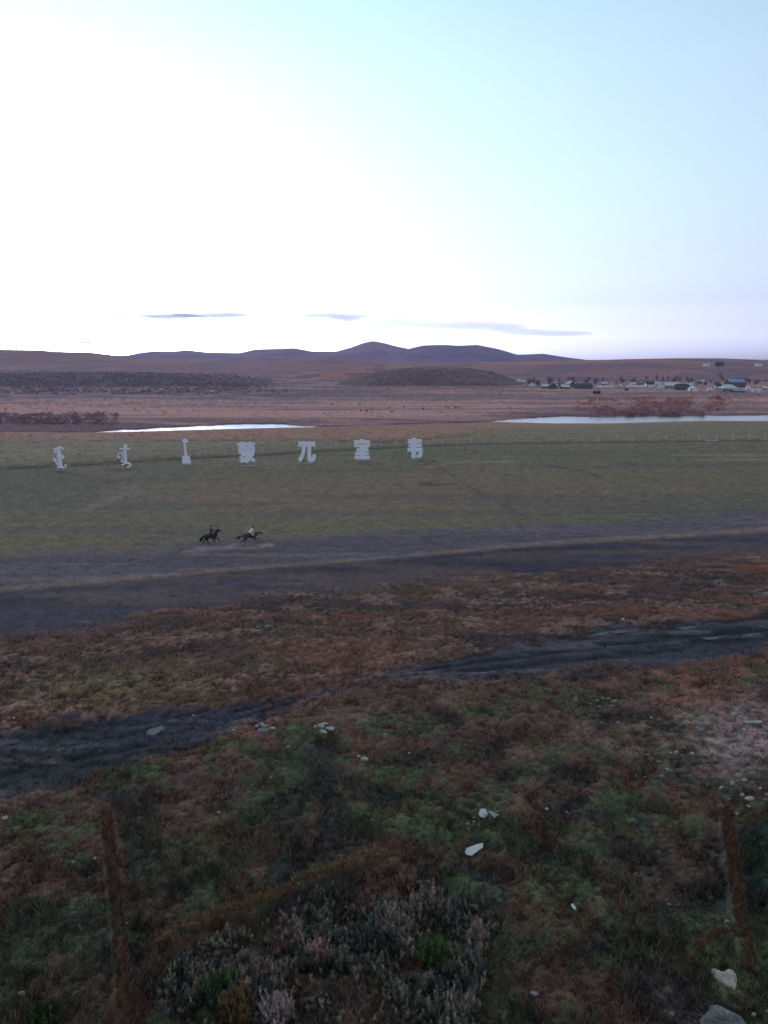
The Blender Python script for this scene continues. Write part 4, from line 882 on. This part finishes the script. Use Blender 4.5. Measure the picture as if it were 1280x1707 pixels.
def make_rider(horse, saddle, lean, top_c, leg_c, hat_c, label, hat):
    root = empty('person', horse.location, horse.rotation_euler.z)
    sx, _, sz = saddle; P0 = Vector((sx - .05, 0, sz + .14)); U = Vector((math.sin(lean), 0, math.cos(lean)))
    ch = P0 + U * .46; nk = P0 + U * .60; hd = nk + Vector((math.sin(lean * .6), 0, math.cos(lean * .6))) * .17
    T = lambda p, r: (p.x, p.y, p.z, r)
    chains = [[T(P0, .165), T(P0 + U * .22, .15), T(ch, .165)], [T(ch + U * .06, .10), T(nk, .058), T(hd - U * .05, .062)], [T(hd - U * .03, .088), T(hd + U * .05, .098)]]
    hands = []
    for s in (-1, 1):
        sh = ch + U * .06 + Vector((0, s * .19, 0)); hnd = Vector((sx + .46, s * .09, sz + .26)); el = sh.lerp(hnd, .5) + Vector((-.06, s * .10, -.12))
        chains.append([T(ch + U * .06, .10), T(sh, .078), T(el, .058), T(hnd, .038)])
        pf = hnd + Vector((.06, 0, -.005)); chains.append([T(hnd, .036), T(pf, .04)])
        for k in range(4):                                        # four fingers curled round the rein
            b = pf + Vector((.03, 0, .028 - .02 * k)); l = (.045, .052, .048, .036)[k]
            chains.append([T(b, .0115), T(b + Vector((l * .6, -s * .012, -.004)), .0105), T(b + Vector((l * .45, -s * .045, -.006)), .0095)])
        chains.append([T(hnd + Vector((.03, -s * .02, .02)), .014), T(hnd + Vector((.075, -s * .045, .035)), .0115)])
        hp = P0 + Vector((.02, s * .12, -.04)); kn = Vector((sx + .36, s * .34, sz - .20)); an = Vector((sx + .12, s * .37, sz - .60)); to = an + Vector((.22, s * .03, -.05))
        chains += [[T(hp, .115), T(kn, .075), T(an, .05)], [T(an, .05), T(an + Vector((-.05, 0, -.05)), .045), T(to, .042)]]
    ex = [((hd + Vector((.105, 0, .0)))[:], .022, (1.1, .8, 1.2)), ((hd + Vector((0, .095, 0)))[:], .028, (.6, .4, 1.1)), ((hd + Vector((0, -.095, 0)))[:], .028, (.6, .4, 1.1)), ((hd + Vector((.085, 0, -.06)))[:], .03, (.7, 1.1, .5))]
    Mt = mat_plain('rider_jacket', top_c, .85, .15, 6, .2); Ml = mat_plain('rider_trousers', leg_c, .85, .2, 6, .2); Mk = mat_plain('skin', (.38, .22, .16), .6, .1, 6, .3); Mb = mat_plain('boot_leather', (.03, .025, .025), .5, .2, 6)
    def pick(c):
        if (c - hd).length < .16 or (c - nk).dot(U) > .0 and (c - nk).length < .12: return 2
        for s in (-1, 1):
            if (c - Vector((sx + .52, s * .07, sz + .26))).length < .10: return 2
        if c.z < sz - .42: return 3
        if (c - P0).dot(U) < .02 and abs(c.x - sx) < .6 and c.z < P0.z + .03: return 1
        return 0
    me = tube_skel(chains, .016, 'body', [Mt, Ml, Mk, Mb], pick, ex); link('body', me, None, root)
    for s in (-1, 1):
        bm = bmesh.new(); bmesh.ops.create_icosphere(bm, subdivisions=1, radius=.013); e = bpy.data.meshes.new('eye'); bm.to_mesh(e); bm.free(); link('eye', e, Mb, root, hd + Vector((.09, s * .035, .025)))
    bm = bmesh.new(); g = bmesh.ops.create_uvsphere(bm, u_segments=18, v_segments=10, radius=1)
    for v in g['verts']:
        x, y, z = v.co; r = .118
        if hat and -.1 < z < .25: v.co = Vector((x * .175, y * .165, .02 + z * .02))
        else: v.co = Vector((x * r - .008, y * r * .98, max(z, -.25 if not hat else -.02) * r * 1.15 + .012))
    hm_ = bpy.data.meshes.new('hat' if hat else 'hair'); bm.to_mesh(hm_); bm.free()
    link('hat' if hat else 'hair', hm_, mat_plain('rider_hat', hat_c, .9, .2, 8, .1), root, hd + Vector((-.012, 0, .045)), True)
    return tag(root, label, 'person', 'riders on the two galloping horses')
h1p = gp(352, 909.5); h1p.z = zat(h1p.x, h1p.y); h2p = gp(417, 908.5); h2p.z = zat(h2p.x, h2p.y)
hd_ = math.atan2(gp(460, 905).y - gp(340, 911).y, gp(460, 905).x - gp(340, 911).x)
hs1, s1 = make_horse(h1p, hd_, (.018, .015, .016), (.010, .009, .010), False, 'black horse cantering with raised neck, left of the two', 'horses ridden along the track')
hs2, s2 = make_horse(h2p, hd_, (.075, .040, .032), (.018, .014, .014), True, 'brown horse galloping stretched out, right of the two', 'horses ridden along the track')
make_rider(hs1, s1, .10, (.090, .058, .050), (.060, .045, .045), (.03, .025, .025), 'person in dark brown jacket and hat sitting on the black horse', True)
make_rider(hs2, s2, .72, (.84, .78, .76), (.06, .055, .06), (.03, .025, .025), 'person in white jacket leaning forward on the brown horse', False)
# dust kicked up behind the hooves
def dust(pts, label):
    bm = bmesh.new()
    for px, py, r in pts:
        p = gp(px, py); p.z = zat(p.x, p.y)
        g = bmesh.ops.create_icosphere(bm, subdivisions=2, radius=1)
        for v in g['verts']: v.co = Vector((v.co.x * r * 1.5, v.co.y * r, v.co.z * r * .34 + r * .16)) + p
    me = bpy.data.meshes.new('dust'); bm.to_mesh(me); bm.free()
    o = link('dust', me); rm = o.modifiers.new('r', 'REMESH'); rm.mode = 'VOXEL'; rm.voxel_size = .09
    dg = bpy.context.evaluated_depsgraph_get(); m2 = bpy.data.meshes.new_from_object(o.evaluated_get(dg)); o.modifiers.clear(); o.data = m2
    m = bpy.data.materials.new('kicked_dust'); m.use_nodes = True; t = m.node_tree; t.nodes.remove(t.nodes['Principled BSDF'])
    p = t.nodes.new('ShaderNodeVolumePrincipled'); p.inputs['Color'].default_value = (.75, .68, .68, 1); p.inputs['Density'].default_value = .16
    t.links.new(p.outputs[0], t.nodes['Material Output'].inputs['Volume']); m2.materials.clear(); m2.materials.append(m)
    o['kind'] = 'stuff'; o['label'] = label; o['category'] = 'dust'
dust([(322, 915, .55), (334, 914, .7), (344, 913, .6), (358, 913, .5), (370, 914, .6), (384, 913, .75), (394, 911, .9), (399, 909, .8), (408, 912, .5), (422, 911, .35), (312, 917, .4)], 'pale dust hanging low behind the horses')

# ------------------------------------------------------------------ village across the river
M_WALLW = mat_plain('white_plaster', (.88, .79, .82), .85, .05, .6, .2); M_WALLT = mat_plain('weathered_timber', (.13, .10, .10), .9, .3, 1.2, .1)
M_WALLG = mat_plain('grey_plaster', (.30, .27, .29), .85, .2, .8, .2); M_ROOFS = mat_plain('pale_sheet_roof', (.56, .50, .54), .5, .12, .5, .4); M_ROOFB = mat_plain('blue_sheet_roof', (.20, .26, .40), .5, .15, .5, .4)
M_ROOFD = mat_plain('dark_roof', (.07, .065, .08), .7, .25, .8, .2); M_GLASS = mat_plain('window_glass', (.03, .035, .05), .15, .1, 1, .6); M_WOOD = mat_plain('door_wood', (.12, .07, .05), .8, .2, 2, .2)
def bx(bm, x0, x1, y0, y1, z0, z1):
    g = bmesh.ops.create_cube(bm, size=1)
    for v in g['verts']: v.co = Vector(((x0 + x1) / 2 + v.co.x * (x1 - x0), (y0 + y1) / 2 + v.co.y * (y1 - y0), (z0 + z1) / 2 + v.co.z * (z1 - z0)))
def bobj(name, parent, mat, *boxes):
    bm = bmesh.new()
    for b in boxes: bx(bm, *b)
    me = bpy.data.meshes.new(name); bm.to_mesh(me); bm.free(); return link(name, me, mat, parent)
def house(px, base, wpx, hpx, wall, roof, label, gable_front=False, rz=0.0, depth=None, name='house', cat='house', hip=False, wallf=.5):
    p = hit(px, base); s = mpp(p); w = wpx * s; H = hpx * s; hw_ = H * wallf; d = depth or max(w * .8, 4.5)
    root = empty(name, p, rz); zb = min(zat(p.x - w / 2, p.y), zat(p.x + w / 2, p.y), zat(p.x, p.y + d)) - p.z - .4
    bobj('wall', root, wall, (-w / 2, w / 2, 0, d, zb, hw_))
    bm = bmesh.new(); o_ = .35; t_ = .14
    if gable_front:
        sec = [(-w / 2 - o_, hw_ - .1), (0, H), (w / 2 + o_, hw_ - .1), (w / 2 + o_, hw_ - .1 - t_), (0, H - t_ * 1.4), (-w / 2 - o_, hw_ - .1 - t_)]
        a = [bm.verts.new((x, -o_, z)) for x, z in sec]; b = [bm.verts.new((x, d + o_, z)) for x, z in sec]
    else:
        sec = [(-o_, hw_ - .1), (d / 2, H), (d + o_, hw_ - .1), (d + o_, hw_ - .1 - t_), (d / 2, H - t_ * 1.4), (-o_, hw_ - .1 - t_)]
        ins = d * .45 if hip else 0
        a = [bm.verts.new((-w / 2 - o_ + (ins if i in (1, 4) else 0), y, z)) for i, (y, z) in enumerate(sec)]; b = [bm.verts.new((w / 2 + o_ - (ins if i in (1, 4) else 0), y, z)) for i, (y, z) in enumerate(sec)]
    for i in range(6): bm.faces.new((a[i], a[(i + 1) % 6], b[(i + 1) % 6], b[i]))
    if hip:
        bm.faces.new((a[0], a[1], a[2])); bm.faces.new((b[0], b[1], b[2]))
    bm.faces.new((a[0], a[1], a[4], a[5])); bm.faces.new((a[1], a[2], a[3], a[4])); bm.faces.new((b[0], b[1], b[4], b[5])); bm.faces.new((b[1], b[2], b[3], b[4]))
    bmesh.ops.recalc_face_normals(bm, faces=bm.faces[:]); me = bpy.data.meshes.new('roof'); bm.to_mesh(me); bm.free(); rf = link('roof', me, roof, root)
    if not hip:                                                    # triangular gable walls
        bm = bmesh.new()
        for e in (.04, (d if gable_front else w) - .24):
            if gable_front: tri = [(-w / 2, e, hw_), (w / 2, e, hw_), (0, e, H - t_ * 1.5)]; of = Vector((0, .2, 0))
            else: tri = [(-w / 2 + e, 0, hw_), (-w / 2 + e, d, hw_), (-w / 2 + e, d / 2, H - t_ * 1.5)]; of = Vector((.2, 0, 0))
            v0 = [bm.verts.new(q) for q in tri]; v1 = [bm.verts.new(Vector(q) + of) for q in tri]; bm.faces.new(v0); bm.faces.new(v1[::-1])
            for i in range(3): bm.faces.new((v0[i], v1[i], v1[(i + 1) % 3], v0[(i + 1) % 3]))
        bmesh.ops.recalc_face_normals(bm, faces=bm.faces[:]); me = bpy.data.meshes.new('gable'); bm.to_mesh(me); bm.free(); link('gable', me, wall, root)
    bobj('chimney', rf, M_WALLG, (w * .2, w * .2 + .55, d * .5, d * .5 + .55, H - .6, H + .7))
    nwin = max(1, int(w / 2.6)); dr_ = bobj('door', root, M_WOOD, (-w / 2 + .5, -w / 2 + 1.4, -.05, .05, zb * .3, min(2.0, hw_ * .85)))
    bobj('handle', dr_, M_STEEL, (-w / 2 + 1.25, -w / 2 + 1.31, -.1, -.05, .95, 1.05))
    for k in range(nwin):
        cx_ = -w / 2 + (k + 1.0) * w / (nwin + .6) + .5
        if cx_ > w / 2 - .6: continue
        wo_ = bobj('window', root, M_POST, (cx_ - .55, cx_ + .55, -.06, .04, hw_ * .38, hw_ * .82)); bobj('pane', wo_, M_GLASS, (cx_ - .45, cx_ + .45, -.075, -.05, hw_ * .42, hw_ * .78))
    return tag(root, label, cat, 'buildings of the village across the river')
house(866, 637, 9, 5.5, M_WALLW, M_ROOFS, 'small white house at the left end of the village', True)
house(872, 638.5, 8, 5, M_WALLG, M_ROOFS, 'small pale roofed house just right of the leftmost village house')
house(910, 647, 12, 7, M_WALLT, M_ROOFS, 'dark house with pale roof left in the village', wallf=.45)
house(922, 648, 14, 9, M_WALLT, M_ROOFD, 'dark steep roofed shed beside the left pale roof', True)
house(943, 648, 14, 7, M_WALLT, M_ROOFS, 'dark low house with pale roof below the white gable', wallf=.5)
house(953.5, 645, 11, 10, M_WALLT, M_ROOFS, 'tall dark house with white sloping roof in the left village', True, .5, wallf=.55)
house(975, 648, 26, 9, M_WALLT, M_ROOFD, 'long dark barn left of the white board fence', wallf=.5, cat='barn', name='barn')
house(1084, 644.5, 14, 9, M_WALLW, M_ROOFD, 'white house with dark roof behind the right board fence')
house(1104, 646.5, 8, 5, M_WALLW, M_ROOFS, 'tiny white hut left of the large grey gable house')
house(1120, 648, 22, 11, M_WALLG, M_ROOFS, 'large house with broad pale grey roof mid right in village', False, -.25)
house(1139, 650, 20, 10, M_WALLT, M_ROOFD, 'dark long shed right of the broad grey roof', wallf=.5, cat='barn', name='barn')
house(1157, 651.5, 14, 8, M_WALLW, M_ROOFS, 'small white house with a pale gable facing the river', True)
house(1170, 639, 9, 6, M_WALLG, M_ROOFS, 'distant pale roofed house high behind the village')
house(1218, 653, 26, 12, M_WALLG, M_ROOFS, 'big house with pale hipped roof at right of the village', hip=True)
house(1232, 654, 18, 6, M_WALLT, M_ROOFB, 'blue roofed annex joined right of the big hipped house')
house(1229, 645, 26, 13, M_WALLT, M_ROOFB, 'tall dark blue building rising behind the big hipped house', wallf=.65)
house(1263, 654, 14, 5.5, M_WALLW, M_ROOFS, 'low white hut at the far right of the village', wallf=.7)
house(1179, 610.5, 9, 4.2, M_WALLW, M_ROOFS, 'small white farm building on the hill, left of the dark one', wallf=.7)
house(1201, 610.5, 11, 7.5, M_WALLT, M_ROOFD, 'dark building standing on the right hill')
house(1265.5, 610.5, 9, 4.5, M_WALLW, M_ROOFS, 'small white building on the hill at the right picture edge', wallf=.7)
for a in ((887, 644, 9, 5.5, M_WALLW, M_ROOFS, 'white cottage between the leftmost trees of the village', True), (932, 645, 8, 5, M_WALLW, M_ROOFS, 'white cottage between the two left pale roofs'),
          (964, 643, 9, 6, M_WALLW, M_ROOFS, 'white cottage left above the long dark barn'), (1008, 642, 9, 5.5, M_WALLG, M_ROOFS, 'pale cottage above the left white board fence'),
          (1034, 644, 9, 5.5, M_WALLW, M_ROOFD, 'white cottage with dark roof between the two long board fences', True), (1056, 642, 8, 5, M_WALLW, M_ROOFS, 'white cottage above the left half of the right board fence'),
          (1069, 641, 8, 5, M_WALLG, M_ROOFS, 'grey cottage above the right end of the right board fence', True), (1097, 642, 9, 6, M_WALLW, M_ROOFS, 'white cottage above the short board fence'),
          (1150, 644, 9, 5.5, M_WALLW, M_ROOFS, 'white cottage above the small gabled house'), (1186, 651, 10, 5, M_WALLW, M_ROOFS, 'white cottage left of the big hipped house', True),
          (1198, 646, 9, 6, M_WALLW, M_ROOFD, 'white dark roofed cottage behind the big hipped house on the left'), (1250, 650, 9, 6, M_WALLW, M_ROOFS, 'white cottage right of the blue roofed annex', True), (1277, 650, 10, 6, M_WALLG, M_ROOFS, 'grey house cut by the right picture edge')):
    house(*a)
def board_fence(px0, px1, base, hpx, label):
    p = hit(px0, base); q = hit(px1, base); s = mpp(p); root = empty('board_fence', p); d = q - p; n = max(3, int(d.length / 2.5)); a = math.atan2(d.y, d.x); root.rotation_euler.z = a; l = math.hypot(d.x, d.y)
    for k in range(n):
        x0, x1 = l * k / n, l * (k + 1) / n; pw = root.matrix_basis @ Vector(((x0 + x1) / 2, 0, 0)); zz = zat(pw.x, pw.y) - p.z
        bobj('panel', root, M_WALLW, (x0 + .06, x1 - .06, -.04, .04, zz - .3, zz + hpx * s * random.uniform(.88, 1)))
        bobj('post', root, M_WALLG, (x0 - .06, x0 + .06, -.08, .08, zz - .3, zz + hpx * s * 1.08))
    return tag(root, label, 'fence', 'white board fences in the village')
board_fence(993, 1024, 645.5, 3.0, 'left white board fence in front of the village')
board_fence(1043, 1076, 645.0, 3.0, 'right white board fence in front of the village')
board_fence(1094, 1110, 647.5, 2.4, 'short white board fence left of the broad grey roof')

# trees among the houses
def tree_mesh(seed, h, colr):
    rs = np.random.default_rng(seed); bm = bmesh.new(); tips = []
    def limb(a, b, ra, rb, n=5):
        q_ = (b - a).to_track_quat('Z', 'Y').to_matrix()
        r0 = [bm.verts.new(a + q_ @ Vector((math.cos(i * 6.2832 / n) * ra, math.sin(i * 6.2832 / n) * ra, 0))) for i in range(n)]
        r1 = [bm.verts.new(b + q_ @ Vector((math.cos(i * 6.2832 / n) * rb, math.sin(i * 6.2832 / n) * rb, 0))) for i in range(n)]
        for i in range(n): bm.faces.new((r0[i], r0[(i + 1) % n], r1[(i + 1) % n], r1[i]))
    top = Vector((rs.normal() * .04 * h, rs.normal() * .04 * h, h * .55)); limb(Vector((0, 0, -.4)), top, .035 * h, .018 * h); tips += [Vector((0, 0, h * .2)), Vector((.1 * h, 0, h * .3)), Vector((-.1 * h, 0, h * .3)), Vector((0, .1 * h, h * .42))]; tips.append(top + Vector((0, 0, .28 * h))); limb(top, tips[-1], .018 * h, .006 * h)
    for k in range(9):
        t = rs.uniform(.35, 1); a = Vector((0, 0, 0)).lerp(top, t); ang = rs.random() * 6.28; l = rs.uniform(.18, .38) * h
        b = a + Vector((math.cos(ang) * l * .75, math.sin(ang) * l * .75, l * .75)); limb(a, b, .014 * h, .004 * h, 4); tips.append(b)
    tm = bpy.data.meshes.new('trunk'); bm.to_mesh(tm); bm.free()
    V_, n = [], 46
    for b in tips:
        c = np.array(b) + rs.normal(size=(n, 3)) * np.array([.10, .10, .085]) * h; s_ = .026 * h
        V_.append(c[:, None, :] + rs.normal(size=(n, 3, 3)) * s_)
    v = np.concatenate(V_).reshape(-1, 3); c = np.repeat(alb(colr) * (0.6 + .8 * rs.random((len(v) // 3, 1))), 3, 0)
    cm = np_mesh('crown', v, np.arange(len(v)).reshape(-1, 3), c); cm.materials.append(M_LEAF); return tm, cm
M_BARK = mat_plain('bark', (.06, .05, .05), .9, .3, 3, .1)
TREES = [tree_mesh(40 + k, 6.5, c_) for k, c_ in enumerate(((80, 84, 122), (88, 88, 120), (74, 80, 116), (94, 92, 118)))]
for tm, cm in TREES: tm.materials.append(M_BARK)
def tree(px, base, hpx, k, label, group=None):
    p = hit(px, base); s = mpp(p); root = empty('tree', p, random.random() * 6.28); f = hpx * s / 6.2; root.scale = (f * random.uniform(.9, 1.3), f * random.uniform(.9, 1.3), f)
    for nm, me in zip(('trunk', 'crown'), TREES[k]):
        o = bpy.data.objects.new(nm, me); COL.objects.link(o); o.parent = root
    return tag(root, label, 'tree', group)
tree(882, 643, 14, 0, 'dark tree right of the leftmost village houses')
tree(897, 645, 11, 1, 'low dark tree left of the dark pale roofed house')
tree(916, 642, 15, 2, 'tall dark tree behind the left pale roof')
tree(932, 646, 11, 0, 'dark tree between the two left pale roofs')
tree(1201, 630, 9, 0, 'lone dark tree on the slope below the dark hill building')
tree(1196, 612, 8, 2, 'dark tree beside the dark hill building')
tree(1242, 641, 13, 1, 'tree right of the tall dark blue building')
GT = 'bare trees in the village gardens'
for k in range(84):
    px = random.uniform(884, 1290); y0 = np.interp(px, [884, 1000, 1100, 1290], [640, 641, 640, 643]); tree(px, y0 + random.uniform(-7, 3), random.uniform(5, 9), random.randrange(4), 'hazy bare tree in the gardens around the village houses', GT)

# leafy mass helper for scrub and shrubs
def scrub_tris(points, r, h, colr, per=26):
    per = int(per * 1.6); n = len(points); c = np.repeat(points, per, 0); d = rng.normal(size=(n * per, 3)); d /= np.linalg.norm(d, axis=1)[:, None]; d *= rng.random((n * per, 1)) ** .4
    rr = np.repeat(r, per); hh = np.repeat(h, per); c = c + np.stack([d[:, 0] * rr, d[:, 1] * rr, (d[:, 2] * .5 + .5) * hh], 1)
    v = c[:, None, :] + rng.normal(size=(n * per, 3, 3)) * (rr * .15)[:, None, None]
    cc = np.repeat(np.tile(alb(colr), (n * per, 1)) * (0.55 + .9 * rng.random((n * per, 1))), 3, 0)
    return v.reshape(-1, 3), np.arange(n * per * 3).reshape(-1, 3), cc
def scrub(name, n, u0, u1, v0, v1, r, h, colr, label, per=26, clump=None):
    pts, rs_, hs_ = [], [], []
    for k in range(n):
        u = random.uniform(u0, u1); v = random.uniform(v0, v1)
        if clump and fbm(np.array([u * clump]), np.array([v * clump * 4]), 501)[0] < .5: continue
        p = hit(u, v)
        if p.z < WATER_Z + .1: continue
        if name in ('hill_scrub', 'riverside_scrub') and random.random() > min(1, (u1 - u) / (130 if name == 'hill_scrub' else 50), (u - u0) / 90 + .3, (v1 - v) / 12 + (0 if name == 'hill_scrub' else 1)): continue
        pts.append(p[:]); f = random.uniform(.6, 1.3); rs_.append(r * f); hs_.append(h * f * random.uniform(.7, 1.2))
    v, f, c = scrub_tris(np.array(pts), np.array(rs_), np.array(hs_), colr, per); o = link(name, np_mesh(name, v, f, c), M_LEAF); o['kind'] = 'stuff'; o['label'] = label; o['category'] = 'scrub'; return o
scrub('riverside_scrub', 260, 985, 1176, 686, 692.5, 1.3, 1.7, (124, 104, 116), 'dark reddish scrub along the far bank of the right river reach')
scrub('riverside_scrub', 640, 960, 1220, 662, 685, 1.5, 1.4, (130, 106, 112), 'reddish bushes on the flat between river and village', 22, .03)
scrub('riverside_scrub', 420, -60, 205, 690, 708, 1.2, 1.2, (108, 98, 116), 'dark willow scrub on the left far bank')
scrub('reed_fringe', 900, -60, 1290, 655, 695, 1.1, .5, (136, 112, 114), 'low sedge clumps on the dry flat beyond the river', 10, .02)
scrub('hill_scrub', 3600, -60, 500, 621, 660, 2.2, 1.3, (104, 98, 122), 'dark scrub covering the low left hill', 12)
scrub('hill_scrub', 1300, 570, 870, 615, 650, 1.8, 1.0, (108, 98, 116), 'dark scrub covering the mound in front of the mountain', 12)
scrub('bank_sedge', 700, -60, 820, 712, 735, .55, .35, (136, 108, 98), 'reddish sedge clumps on the near river bank', 12, .02)
scrub('bank_sedge', 240, -60, 820, 742, 776, .5, .35, (84, 86, 74), 'dark tussocks along the ditch behind the signs', 10, .05)
def shrub(px, py, w, h, label, colr=(58, 50, 56), group=None):
    p = hit(px, py); s = mpp(p); root = empty('shrub', p); r = w * s / 2; n = 7
    a = rng.random(n) * 6.28; q_ = rng.random(n) * r * .6; pts = np.stack([np.cos(a) * q_, np.sin(a) * q_, np.zeros(n)], 1)
    v, f, c = scrub_tris(pts, np.full(n, r * .6), np.full(n, h * s) * (0.6 + .5 * rng.random(n)), colr, 30); link('foliage', np_mesh('foliage', v, f, c), M_LEAF, root)
    v2, f2, c2 = blades(pts[:, 0], pts[:, 1], np.zeros(n) - .05, np.tile(alb((50, 42, 42)), (n, 1)), np.full(n, h * s * .8), np.full(n, .05), .3); link('stem', np_mesh('stem', v2, f2, c2), M_LEAF, root)
    return tag(root, label, 'shrub', group)
shrub(991, 656, 8, 6, 'left half of the dark shrub pair standing alone before the village', (40, 36, 42)); shrub(997, 656.5, 10, 7, 'right half of the dark shrub pair standing alone before the village', (38, 34, 40))
shrub(1044, 650.5, 9, 3, 'flat dark shrub below the right white board fence', (40, 38, 42)); shrub(1198, 666, 10, 7, 'dark round shrub on the flat below the big hipped house', (62, 50, 60))
shrub(600, 675, 3.5, 5, 'tallest dark shrub on the pale flat beyond the river')
shrub(610.5, 686, 5, 3.5, 'dome shaped shrub on the pale flat, left of two', (84, 66, 62)); shrub(653.5, 687, 5, 3, 'dome shaped shrub on the pale flat, right of two', (84, 66, 62))
shrub(554, 675, 3.5, 4, 'leftmost small shrub on the pale flat'); shrub(706, 682, 4.5, 4, 'small shrub alone at the middle of the pale flat')
for px, py in ((602, 684.5), (619, 682.5), (649, 680), (673, 678.5)): shrub(px, py, 3, 3, 'tiny dark shrub on the left of the pale flat', group='tiny shrubs left on the pale flat')
for px, py in ((743, 679), (748, 680.5), (758.5, 680), (762, 680), (767, 679.5)): shrub(px, py, 3, 3, 'tiny dark shrub in the row right on the pale flat', group='tiny shrubs in a row right on the pale flat')
